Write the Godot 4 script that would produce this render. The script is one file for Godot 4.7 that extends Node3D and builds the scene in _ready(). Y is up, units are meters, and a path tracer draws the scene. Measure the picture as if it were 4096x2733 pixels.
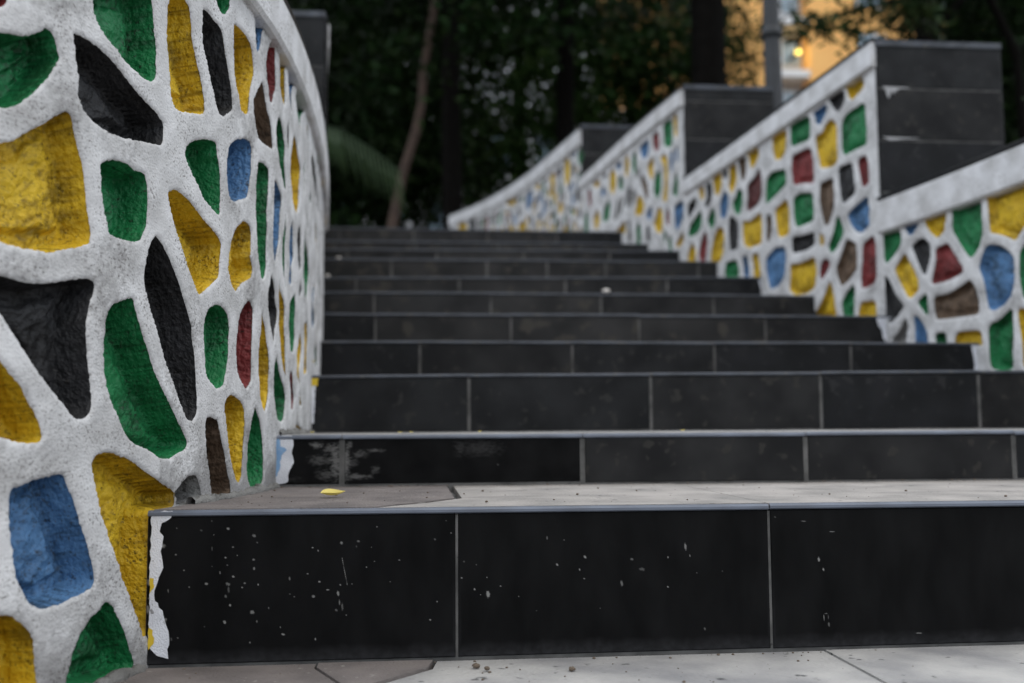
extends Node3D
# A dark tiled garden stair between two walls of painted stones set in white plaster. Metres; x along the steps, y up, -z up the stair.

var roll_degrees := -0.36
var LEFT_POINTS := PackedVector2Array([Vector2(-0.8, 1.1), Vector2(-0.62, 1.26), Vector2(-0.506, 1.42), Vector2(-0.425, 1.62), Vector2(-0.357, 1.86), Vector2(-0.304, 2.18), Vector2(-0.284, 2.5), Vector2(-0.281, 2.8), Vector2(-0.288, 3.09), Vector2(-0.311, 3.53), Vector2(-0.355, 4.12), Vector2(-0.425, 4.8), Vector2(-0.515, 5.6), Vector2(-0.62, 6.5), Vector2(-0.76, 7.5)])
var RIGHT_POINTS := PackedVector2Array([Vector2(2.4, 1.4), Vector2(2.22, 2), Vector2(2.12, 2.5), Vector2(2.045, 3), Vector2(1.982, 3.52), Vector2(1.9, 4.05), Vector2(1.815, 4.58), Vector2(1.735, 5.07), Vector2(1.655, 5.55), Vector2(1.57, 6.03), Vector2(1.49, 6.5), Vector2(1.42, 7), Vector2(1.345, 7.6), Vector2(1.275, 8.1), Vector2(1.185, 8.7), Vector2(1.055, 9.5), Vector2(0.87, 10.3), Vector2(0.65, 11), Vector2(0.4, 11.6)])
var used := {}
var left_curve: PackedVector2Array
var left_len: PackedFloat32Array
var right_curve: PackedVector2Array
var right_len: PackedFloat32Array
var stones := {"L": [], "A": [], "B": [], "C": [], "D": []}
var M := {}
var rough_noise := FastNoiseLite.new()
var wave_noise := FastNoiseLite.new()
var chip_noise := FastNoiseLite.new()
var rng := RandomNumberGenerator.new()


# ---------- naming ----------
func numbered(called: String) -> String:
	var n: int = used.get(called, 0)
	used[called] = n + 1
	return called if n == 0 else "%s_%03d" % [called, n]


func thing(called: String, label: String, category: String, at := Vector3.ZERO, group := "") -> Node3D:
	var o := Node3D.new()
	o.name = numbered(called)
	add_child(o)
	o.position = at
	tag(o, label, category, group)
	return o


func tag(o: Node, label: String, category: String, group := "") -> void:
	o.set_meta("label", label)
	if category:
		o.set_meta("category", category)
	if group:
		o.set_meta("group", group)


func part(called: String, mesh: Mesh, m: Material, parent: Node = null) -> MeshInstance3D:
	var o := MeshInstance3D.new()
	o.name = called if parent else numbered(called)
	o.mesh = mesh
	o.material_override = m
	(parent if parent else self).add_child(o, true)
	return o


func structure(called: String, mesh: Mesh, m: Material) -> MeshInstance3D:
	var o := part(called, mesh, m)
	o.set_meta("kind", "structure")
	return o


# ---------- curves ----------
func spline(c: PackedVector2Array, n: int) -> PackedVector2Array:   # natural cubic x(d) through control points (x, d)
	var N := c.size()
	var h := PackedFloat64Array()
	for i in N - 1:
		h.append(c[i + 1].y - c[i].y)
	var cp := PackedFloat64Array(); cp.resize(N)
	var dp := PackedFloat64Array(); dp.resize(N)
	for i in range(1, N - 1):
		var r := 6.0 * ((c[i + 1].x - c[i].x) / h[i] - (c[i].x - c[i - 1].x) / h[i - 1])
		var b := 2.0 * (h[i - 1] + h[i]) - h[i - 1] * cp[i - 1]
		cp[i] = h[i] / b
		dp[i] = (r - h[i - 1] * dp[i - 1]) / b
	var m := PackedFloat64Array(); m.resize(N)
	for i in range(N - 2, 0, -1):
		m[i] = dp[i] - cp[i] * m[i + 1]
	var out := PackedVector2Array()
	var k := 0
	for j in n:
		var t := lerpf(c[0].y, c[N - 1].y, float(j) / (n - 1))
		while k < N - 2 and t > c[k + 1].y:
			k += 1
		var a := c[k + 1].y - t
		var e := t - c[k].y
		var H := h[k]
		out.append(Vector2(m[k] * a * a * a / 6 / H + m[k + 1] * e * e * e / 6 / H + (c[k].x / H - m[k] * H / 6) * a + (c[k + 1].x / H - m[k + 1] * H / 6) * e, t))
	return out


func lengths(c: PackedVector2Array) -> PackedFloat32Array:
	var out := PackedFloat32Array([0.0])
	for i in c.size() - 1:
		out.append(out[i] + c[i].distance_to(c[i + 1]))
	return out


func on(side: int, s: float, off := 0.0) -> Vector2:   # (x, d) at length s along a wall face, moved off along its outward normal
	var c := left_curve if side > 0 else right_curve
	var l := left_len if side > 0 else right_len
	var i := clampi(l.bsearch(s) - 1, 0, c.size() - 2)
	var t := (s - l[i]) / (l[i + 1] - l[i])
	var n := normal(side, s)
	return c[i].lerp(c[i + 1], t) + n * off


func normal(side: int, s: float) -> Vector2:
	var c := left_curve if side > 0 else right_curve
	var l := left_len if side > 0 else right_len
	var i := clampi(l.bsearch(s) - 1, 6, c.size() - 8)
	var t := (c[i + 6] - c[i - 6]).normalized()
	return Vector2(t.y, -t.x) * float(side)


func x_of(side: int, d: float) -> float:
	var c := left_curve if side > 0 else right_curve
	var f := clampf((d - c[0].y) / (c[-1].y - c[0].y), 0, 1) * (c.size() - 1)
	var i := mini(int(f), c.size() - 2)
	return lerpf(c[i].x, c[i + 1].x, f - i)


func s_of(side: int, d: float) -> float:
	var c := left_curve if side > 0 else right_curve
	var l := left_len if side > 0 else right_len
	var f := clampf((d - c[0].y) / (c[-1].y - c[0].y), 0, 1) * (c.size() - 1)
	return l[int(f)]


func q(wall: String, colour: String, flat: Array) -> void:   # one stone: outline in millimetres (along the wall, up)
	var p := PackedVector2Array()
	for i in flat.size() / 2:
		p.append(Vector2(flat[2 * i], flat[2 * i + 1]) / 1000.0)
	stones[wall].append({"c": colour, "p": p})


# ---------- shapes ----------
func quad(st: SurfaceTool, a: Vector3, b: Vector3, c: Vector3, d: Vector3, uv := []) -> void:   # corners clockwise seen from the front
	var v := [a, b, c, a, c, d]
	var t := [0, 1, 2, 0, 2, 3]
	for i in 6:
		if uv:
			st.set_uv(uv[t[i]])
		st.add_vertex(v[i])


func begin() -> SurfaceTool:
	var st := SurfaceTool.new()
	st.begin(Mesh.PRIMITIVE_TRIANGLES)
	st.set_smooth_group(-1)
	return st


func done(st: SurfaceTool) -> ArrayMesh:
	st.generate_normals()
	return st.commit()


func hexa(st: SurfaceTool, p: Array, uv := []) -> void:
	# p: front bottom-left, bottom-right, top-right, top-left, then the same four at the back
	quad(st, p[0], p[3], p[2], p[1], uv)
	quad(st, p[5], p[6], p[7], p[4], uv)
	quad(st, p[3], p[7], p[6], p[2], uv)
	quad(st, p[4], p[0], p[1], p[5], uv)
	quad(st, p[4], p[7], p[3], p[0], uv)
	quad(st, p[1], p[2], p[6], p[5], uv)


func box(st: SurfaceTool, a: Vector3, b: Vector3) -> void:   # a: left bottom front (largest z), b: right top back
	hexa(st, [a, Vector3(b.x, a.y, a.z), Vector3(b.x, b.y, a.z), Vector3(a.x, b.y, a.z), Vector3(a.x, a.y, b.z), Vector3(b.x, a.y, b.z), b, Vector3(a.x, b.y, b.z)])


func tile(xl: float, xr: float, bl: float, br: float, tl: float, tr: float, d: float, thick: float, bev: float, uv := []) -> ArrayMesh:
	# an upright tile facing the viewer at depth d with chamfered edges; bl.. are heights at its corners
	var st := begin()
	var f := -d
	var o := [Vector3(xl, bl, f - bev), Vector3(xr, br, f - bev), Vector3(xr, tr, f - bev), Vector3(xl, tl, f - bev)]
	var i := [Vector3(xl + bev, bl + bev, f), Vector3(xr - bev, br + bev, f), Vector3(xr - bev, tr - bev, f), Vector3(xl + bev, tl - bev, f)]
	var u := uv if uv else [Vector2(0, 1), Vector2(1, 1), Vector2(1, 0), Vector2(0, 0)]
	quad(st, i[0], i[3], i[2], i[1], [u[0], u[3], u[2], u[1]])
	for k in 4:
		var n := (k + 1) % 4
		quad(st, o[k], i[k], i[n], o[n], [u[k], u[k], u[n], u[n]])
		var back := Vector3(0, 0, -thick + bev)
		quad(st, o[k] + back, o[k], o[n], o[n] + back, [u[k], u[k], u[n], u[n]])
	return done(st)


func strip(side: int, s0: float, s1: float, step: float, prof: Callable, st: SurfaceTool, caps := true) -> void:
	# sweeps a profile (closed list of (off, y) at s, clockwise seen along +s for the right wall) along a wall
	var n := maxi(1, ceili((s1 - s0) / step))
	var last := []
	for k in n + 1:
		var s := lerpf(s0, s1, float(k) / n)
		var ring := []
		for p in prof.call(s):
			var v := on(side, s, p.x)
			ring.append(Vector3(v.x, p.y, -v.y))
		if last:
			for j in ring.size():
				var e := (j + 1) % ring.size()
				if side > 0:
					quad(st, last[j], ring[j], ring[e], last[e])
				else:
					quad(st, last[e], ring[e], ring[j], last[j])
		if caps and (k == 0 or k == n):
			for j in range(1, ring.size() - 1):
				var tri := [ring[0], ring[j], ring[j + 1]]
				if (k == 0) != (side > 0):
					tri.reverse()
				for v in tri:
					st.add_vertex(v)
		last = ring


func tube(st: SurfaceTool, pts: Array, radii: Array, sides := 10, wob := 0.0) -> void:
	var rings := []
	for k in pts.size():
		var t: Vector3 = (pts[mini(k + 1, pts.size() - 1)] - pts[maxi(k - 1, 0)]).normalized()
		var a := t.cross(Vector3(0.3, 0.1, 1).normalized()).normalized()
		var b := t.cross(a)
		var ring := []
		for j in sides:
			var w := TAU * j / sides
			var r: float = radii[k] * (1.0 + wob * wave_noise.get_noise_3d(cos(w) * 60, k * 25.0 + radii[0] * 900, sin(w) * 60))
			ring.append(pts[k] + (a * cos(w) + b * sin(w)) * r)
		rings.append(ring)
	for k in pts.size() - 1:
		for j in sides:
			var e := (j + 1) % sides
			quad(st, rings[k][j], rings[k][e], rings[k + 1][e], rings[k + 1][j])


func tube_mesh(pts: Array, radii: Array, sides := 10, wob := 0.0) -> ArrayMesh:
	var st := SurfaceTool.new()
	st.begin(Mesh.PRIMITIVE_TRIANGLES)
	st.set_smooth_group(0)
	tube(st, pts, radii, sides, wob)
	st.generate_normals()
	return st.commit()


# ---------- plaster with stones ----------
func distance_to_outline(p: Vector2, o: PackedVector2Array) -> float:   # negative inside
	var best := 1e9
	var inside := false
	var n := o.size()
	var a := o[n - 1]
	for i in n:
		var b := o[i]
		var e := b - a
		var w := p - a
		var t := clampf(w.dot(e) / maxf(e.length_squared(), 1e-12), 0, 1)
		best = minf(best, (w - e * t).length_squared())
		if (a.y > p.y) != (b.y > p.y) and p.x < (b.x - a.x) * (p.y - a.y) / (b.y - a.y) + a.x:
			inside = not inside
		a = b
	return -sqrt(best) if inside else sqrt(best)


func rounded(o: PackedVector2Array) -> PackedVector2Array:
	var out := PackedVector2Array()
	for i in o.size():
		var a := o[i]
		var b := o[(i + 1) % o.size()]
		if a.distance_to(b) < 0.004:
			out.append(a.lerp(b, 0.5))
		else:
			out.append(a.lerp(b, 0.13))
			out.append(a.lerp(b, 0.87))
	return out


func contour(F: PackedFloat32Array, nx: int, ny: int, pos: Callable, flip: bool, stain: Variant = null) -> ArrayMesh:
	# the part of a grid where F > 0, cut exactly along F = 0; pos(i, j, F) places a vertex
	var V := PackedVector3Array()
	var I := PackedInt32Array()
	var at := PackedInt32Array(); at.resize(nx * ny); at.fill(-1)
	var hx := PackedInt32Array(); hx.resize(nx * ny); hx.fill(-1)
	var hy := PackedInt32Array(); hy.resize(nx * ny); hy.fill(-1)
	for j in ny - 1:
		for i in nx - 1:
			var k := j * nx + i
			var c := [k, k + 1, k + 1 + nx, k + nx]
			var f := [F[k], F[k + 1], F[k + 1 + nx], F[k + nx]]
			if f[0] <= 0 and f[1] <= 0 and f[2] <= 0 and f[3] <= 0:
				continue
			var loop := PackedInt32Array()
			for e in 4:
				var n := (e + 1) % 4
				if f[e] > 0:
					var v: int = at[c[e]]
					if v < 0:
						v = V.size()
						at[c[e]] = v
						V.append(pos.call(c[e] % nx, c[e] / nx, f[e]))
					loop.append(v)
				if (f[e] > 0) != (f[n] > 0):
					var lo: int = mini(c[e], c[n])
					var store := hx if e % 2 == 0 else hy
					var v: int = store[lo]
					if v < 0:
						v = V.size()
						if e % 2 == 0:
							hx[lo] = v
						else:
							hy[lo] = v
						var t: float = f[e] / (f[e] - f[n])
						V.append(pos.call(lerpf(c[e] % nx, c[n] % nx, t), lerpf(c[e] / nx, c[n] / nx, t), 0.0))
					loop.append(v)
			for m in range(1, loop.size() - 1):
				if flip:
					I.append_array([loop[0], loop[m + 1], loop[m]])
				else:
					I.append_array([loop[0], loop[m], loop[m + 1]])
	if I.is_empty():
		return null
	var N := PackedVector3Array(); N.resize(V.size())
	for t in range(0, I.size(), 3):
		var n := (V[I[t + 2]] - V[I[t]]).cross(V[I[t + 1]] - V[I[t]])
		for m in 3:
			N[I[t + m]] += n
	for v in V.size():
		N[v] = N[v].normalized()
	var arrays := []
	arrays.resize(Mesh.ARRAY_MAX)
	arrays[Mesh.ARRAY_VERTEX] = V
	arrays[Mesh.ARRAY_NORMAL] = N
	arrays[Mesh.ARRAY_INDEX] = I
	if stain != null:
		var C := PackedColorArray(); C.resize(V.size())
		for v in V.size():
			C[v] = stain.call(V[v])
		arrays[Mesh.ARRAY_COLOR] = C
	var mesh := ArrayMesh.new()
	mesh.add_surface_from_arrays(Mesh.PRIMITIVE_TRIANGLES, arrays)
	return mesh


func mosaic(parent: Node, side: int, key: String, s0: float, s1: float, y0: float, y1: float, cell: float, bev: float, depth: float, rough: float, grow: float, edge: Callable, fill: Callable) -> void:
	var nx := ceili((s1 - s0) / cell) + 1
	var ny := ceili((y1 - y0) / cell) + 1
	var F := PackedFloat32Array(); F.resize(nx * ny); F.fill(0.15)
	var all: Array = []
	for st in stones[key]:
		all.append({"c": st.c, "p": rounded(st.p)})
	var mark := func(o: PackedVector2Array) -> void:
		var lo := o[0]
		var hi := o[0]
		for p in o:
			lo = lo.min(p)
			hi = hi.max(p)
		var reach := 0.07
		for j in range(maxi(0, floori((lo.y - reach - y0) / cell)), mini(ny, ceili((hi.y + reach - y0) / cell) + 1)):
			for i in range(maxi(0, floori((lo.x - reach - s0) / cell)), mini(nx, ceili((hi.x + reach - s0) / cell) + 1)):
				var k := j * nx + i
				var d := distance_to_outline(Vector2(s0 + i * cell, y0 + j * cell), o)
				if d < F[k]:
					F[k] = d
	for st in all:
		mark.call(st.p)
	# stones the photograph does not show singly: set where there is room
	var palette := ["y", "g", "y", "k", "g", "b", "r", "y", "n", "g"]
	var gy := y0 + 0.06
	while gy < y1 - 0.06:
		var gs := s0 + 0.06 + (0.05 if roundi(gy / 0.115) % 2 else 0.0)
		while gs < s1 - 0.06:
			var c := Vector2(gs + rng.randf_range(-0.03, 0.03), gy + rng.randf_range(-0.03, 0.03))
			gs += 0.105
			if not fill.call(c.x, c.y):
				continue
			var k := clampi(roundi((c.y - y0) / cell), 0, ny - 1) * nx + clampi(roundi((c.x - s0) / cell), 0, nx - 1)
			var r := minf(rng.randf_range(0.045, 0.068), F[k] - 0.014)
			if r < 0.018:
				continue
			var o := PackedVector2Array()
			var turn := rng.randf() * TAU
			for a in 7:
				var w := turn + TAU * a / 7.0
				o.append(c + Vector2(cos(w) * rng.randf_range(0.62, 0.95), sin(w) * rng.randf_range(0.85, 1.25)) * r)
			o = rounded(o)
			all.append({"c": palette[rng.randi() % palette.size()], "p": o})
			mark.call(o)
		gy += 0.115
	for k in F.size():
		F[k] = minf(F[k] - grow, edge.call(s0 + (k % nx) * cell) + 0.03 - (y0 + (k / nx) * cell))
	for k in F.size():   # a plain margin of plaster where two sections meet
		var s := s0 + (k % nx) * cell
		var over: float = edge.call(s) + 0.03 - (y0 + (k / nx) * cell)
		F[k] = minf(maxf(F[k], 0.013 - minf(s - s0, (s0 + (nx - 1) * cell) - s)), over)
	if rough > 0:
		for k in F.size():
			if absf(F[k]) < 0.03:
				var u := s0 + (k % nx) * cell
				var v := y0 + (k / nx) * cell
				F[k] += rough * (rough_noise.get_noise_2d(u * 900, v * 900) + 0.8 * rough_noise.get_noise_2d(u * 2600 + 50, v * 2600))
	var put := func(i: float, j: float, f: float) -> Vector3:
		var s := s0 + i * cell
		var y := y0 + j * cell
		var x := 1.0 - clampf(f / bev, 0, 1)
		var back := bev * (1.0 - sqrt(maxf(0, 1.0 - x * x))) * 0.9
		back -= 0.0018 * wave_noise.get_noise_2d(s * 420, y * 420) + rough * 0.3 * rough_noise.get_noise_2d(s * 1500, y * 1500)
		var v := on(side, s, -back)
		return Vector3(v.x, y, -v.y)
	# weathering: drifting smudges of grey dust, thicker along the foot of the near left wall
	var stain := func(v: Vector3) -> Color:
		var n := wave_noise.get_noise_3d(v.x * 150, v.y * 150, v.z * 150)
		var fine := rough_noise.get_noise_3d(v.x * 700, v.y * 700, v.z * 700)
		var w := clampf((n + 0.75 * fine - 0.10) * 1.5, 0, 1) * 0.52
		if side > 0:
			var foot := v.y - (0.238 if -v.z > 1.7 else 0.0)
			if -v.z < 2.3 and foot > -0.05:
				w = maxf(w, clampf(1.25 - foot / maxf(0.015, 0.09 + 0.10 * n + 0.07 * fine), 0, 1) * 0.7)
		return Color(1, 1, 1).lerp(Color(0.27, 0.26, 0.25), w)
	part("plaster_lattice", contour(F, nx, ny, put, side > 0, stain), M.plaster, parent)
	for st in all:
		var o: PackedVector2Array = st.p
		var lo := o[0]
		var hi := o[0]
		for p in o:
			lo = lo.min(p)
			hi = hi.max(p)
		var size := hi - lo
		var g := clampf(sqrt(size.x * size.y) / (40.0 if side > 0 else 20.0), 0.003, 0.005 if side > 0 else 0.012)
		lo -= Vector2.ONE * (0.008 + grow)
		var mx := ceili((size.x + 0.016 + 2 * grow) / g) + 1
		var my := ceili((size.y + 0.016 + 2 * grow) / g) + 1
		var G := PackedFloat32Array(); G.resize(mx * my)
		for j in my:
			for i in mx:
				G[j * mx + i] = 0.0022 + grow - distance_to_outline(lo + Vector2(i, j) * g, o)
		var deep := depth * rng.randf_range(0.85, 1.15)
		var seedy := rng.randf() * 1000
		var rim := bev * 0.9 + 0.0008
		var raised := 0.011 if minf(size.x, size.y) > 0.07 else 0.004
		var slant := Vector2(rng.randf_range(-0.06, 0.06), rng.randf_range(-0.08, 0.08))
		var mid := lo + size / 2
		var floor_at := func(i: float, j: float, f: float) -> Vector3:
			var p := lo + Vector2(i, j) * g
			var t := clampf((f - 0.0022) / 0.006, 0, 1)
			t = t * t * (3 - 2 * t)
			var back := rim + (deep - rim) * t
			var n := wave_noise.get_noise_2d(p.x * 500 + seedy, p.y * 500)
			var e := clampf((f - 0.026 - 0.014 * n) / 0.006, 0, 1)
			back -= raised * e * e * (3 - 2 * e)
			back -= t * (0.006 * n + 0.0024 * rough_noise.get_noise_2d(p.x * 1300 + seedy, p.y * 1300) + 0.006 * (chip_noise.get_noise_2d(p.x * 420 + seedy, p.y * 420 + n * 3.0) + 0.6) + slant.dot(p - mid) * 0.5)
			back = maxf(back, rim)
			var v := on(side, p.x, -back)
			return Vector3(v.x, p.y, -v.y)
		var grime := func(v: Vector3) -> Color:
			var n := wave_noise.get_noise_3d(v.x * 260 + seedy, v.y * 260, v.z * 260)
			var fine := rough_noise.get_noise_3d(v.x * 900, v.y * 900 + seedy, v.z * 900)
			var w := clampf((n + 0.8 * fine - 0.06) * 2.0, 0, 1) * 0.7
			var fade := clampf((-n + 0.5 * fine - 0.22) * 1.6, 0, 1) * 0.3
			return Color(1, 1, 1).lerp(Color(0.17, 0.15, 0.12), w).lerp(Color(1.25, 1.25, 1.3), fade)
		var mesh := contour(G, mx, my, floor_at, side > 0, grime)
		if mesh:
			part("painted_stone", mesh, M["paint_" + st.c], parent)


# ---------- materials ----------
func grey_noise(size: int, freq: float, octaves: int, kind := FastNoiseLite.TYPE_SIMPLEX_SMOOTH, sd := 1) -> PackedByteArray:
	var n := FastNoiseLite.new()
	n.noise_type = kind
	n.seed = sd
	n.frequency = freq
	n.fractal_octaves = octaves
	return n.get_seamless_image(size, size).get_data()


func mottled(base: Color, low: Color, dirt: Color, share: float, sd: int, speck_freq := 0.05, size := 512) -> ImageTexture:
	# colours are linear; broad patches from low to base, with specks and smudges of dirt
	var a := grey_noise(size, 0.008, 4, FastNoiseLite.TYPE_SIMPLEX_SMOOTH, sd)
	var b := grey_noise(size, speck_freq, 3, FastNoiseLite.TYPE_SIMPLEX_SMOOTH, sd + 7)
	var c := grey_noise(size, 0.011, 2, FastNoiseLite.TYPE_SIMPLEX_SMOOTH, sd + 13)
	var lut := []
	var out := PackedByteArray()
	out.resize(size * size * 3)
	for k in size * size:
		var t := a[k] / 255.0
		var col := low.lerp(base, clampf(t * 1.5 - 0.2, 0, 1))
		var speck := b[k] / 255.0 * (0.72 + 0.42 * c[k] / 255.0)
		var w := clampf((speck - (1.0 - share)) * 9.0, 0, 0.9)
		if w > 0:
			col = col.lerp(dirt, w)
		col = col.linear_to_srgb()
		out[k * 3] = int(clampf(col.r, 0, 1) * 255)
		out[k * 3 + 1] = int(clampf(col.g, 0, 1) * 255)
		out[k * 3 + 2] = int(clampf(col.b, 0, 1) * 255)
	return ImageTexture.create_from_image(Image.create_from_data(size, size, false, Image.FORMAT_RGB8, out))


func relief(freq: float, octaves: int, sd: int) -> NoiseTexture2D:
	var n := FastNoiseLite.new()
	n.seed = sd
	n.frequency = freq
	n.fractal_octaves = octaves
	var t := NoiseTexture2D.new()
	t.width = 512
	t.height = 512
	t.seamless = true
	t.noise = n
	return t


func surface(tex: Texture2D, per_metre: float, roughness: float, bump: Texture2D = null, bump_cm := 0.0, spec := 0.4) -> StandardMaterial3D:
	var m := StandardMaterial3D.new()
	m.albedo_texture = tex
	m.uv1_triplanar = true
	m.uv1_world_triplanar = true
	m.uv1_scale = Vector3.ONE * per_metre
	m.roughness = roughness
	m.metallic_specular = spec
	if bump:
		m.heightmap_enabled = true
		m.heightmap_texture = bump
		m.heightmap_scale = bump_cm
	return m


func plain(c: Color, roughness: float, spec := 0.4) -> StandardMaterial3D:
	var m := StandardMaterial3D.new()
	m.albedo_color = c.linear_to_srgb()
	m.roughness = roughness
	m.metallic_specular = spec
	return m


func splashed(list: Array, frame: Rect2, ring := [], dust := 0.1, sd := 1) -> StandardMaterial3D:
	# a dark honed tile with the paint flecks that lie on it: list holds x, y, half width, half height in the frame's units
	var w := 1024
	var h := 512
	var im := Image.create(w, h, false, Image.FORMAT_RGB8)
	var n := FastNoiseLite.new()
	n.seed = sd
	n.frequency = 0.006
	n.fractal_octaves = 4
	var fine := FastNoiseLite.new()
	fine.seed = sd + 3
	fine.frequency = 0.03
	for j in h:
		for i in w:
			var g := 0.006 + 0.0035 * n.get_noise_2d(i, j * 0.35)
			var v := float(j) / h
			var u := float(i) / w
			var edge := maxf(v - (0.90 + 0.03 * n.get_noise_2d(i * 1.5, 900.0)), 0.0) * 9.0
			var side := maxf(0.0, 1.0 - minf(u, 1.0 - u) / 0.012) * maxf(0.0, (v - 0.35) / 0.65) * 0.7
			var mud := clampf(maxf(edge, side) * (0.75 + 0.5 * fine.get_noise_2d(i, j)), 0, 1)
			var c := Color(g, g, g * 1.02).lerp(Color(0.032, 0.032, 0.034), mud * (0.9 if dust > 0 else 0.0))
			im.set_pixel(i, j, c.linear_to_srgb())
	var fleck := Color(0.21, 0.205, 0.195).linear_to_srgb()
	for k in list.size() / 4:
		var thin := 0.45 + 0.5 * absf(sin(k * 12.9898))
		var cx: float = (list[4 * k] - frame.position.x) / frame.size.x * w
		var cy: float = (list[4 * k + 1] - frame.position.y) / frame.size.y * h
		var rx: float = maxf(list[4 * k + 2] / frame.size.x * w, 1.4)
		var ry: float = maxf(list[4 * k + 3] / frame.size.y * h, 1.4)
		for j in range(maxi(0, int(cy - ry * 1.3)), mini(h, int(cy + ry * 1.3) + 2)):
			for i in range(maxi(0, int(cx - rx * 1.3)), mini(w, int(cx + rx * 1.3) + 2)):
				var dy := (j - cy) / ry
				var e := Vector2((i - cx) / rx - dy * 0.25, dy).length() + 0.35 * fine.get_noise_2d(i * 4.0, j * 4.0)
				if e < 1.0:
					im.set_pixel(i, j, im.get_pixel(i, j).lerp(fleck, clampf((1.0 - e) * 2.2, 0, 1) * thin))
	for r in ring:   # soft smears: x, y, half width, half height, strength
		var c2 := Vector2((r[0] - frame.position.x) / frame.size.x * w, (r[1] - frame.position.y) / frame.size.y * h)
		var rr := Vector2(r[2] / frame.size.x * w, r[3] / frame.size.y * h)
		for j in range(maxi(0, int(c2.y - rr.y)), mini(h, int(c2.y + rr.y) + 1)):
			for i in range(maxi(0, int(c2.x - rr.x)), mini(w, int(c2.x + rr.x) + 1)):
				var e := Vector2((i - c2.x) / rr.x, (j - c2.y) / rr.y).length() + 0.6 * n.get_noise_2d(i * 5.0, j * 5.0) + 0.3 * fine.get_noise_2d(i * 2.0, j * 2.0)
				if e < 1.0:
					im.set_pixel(i, j, im.get_pixel(i, j).lerp(Color(0.15, 0.147, 0.142).linear_to_srgb(), clampf((1.0 - e) * 1.3, 0, 1) * r[4]))
	var m := StandardMaterial3D.new()
	m.albedo_texture = ImageTexture.create_from_image(im)
	m.texture_repeat = false
	m.roughness = 0.5
	m.metallic_specular = 0.16
	return m


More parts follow.
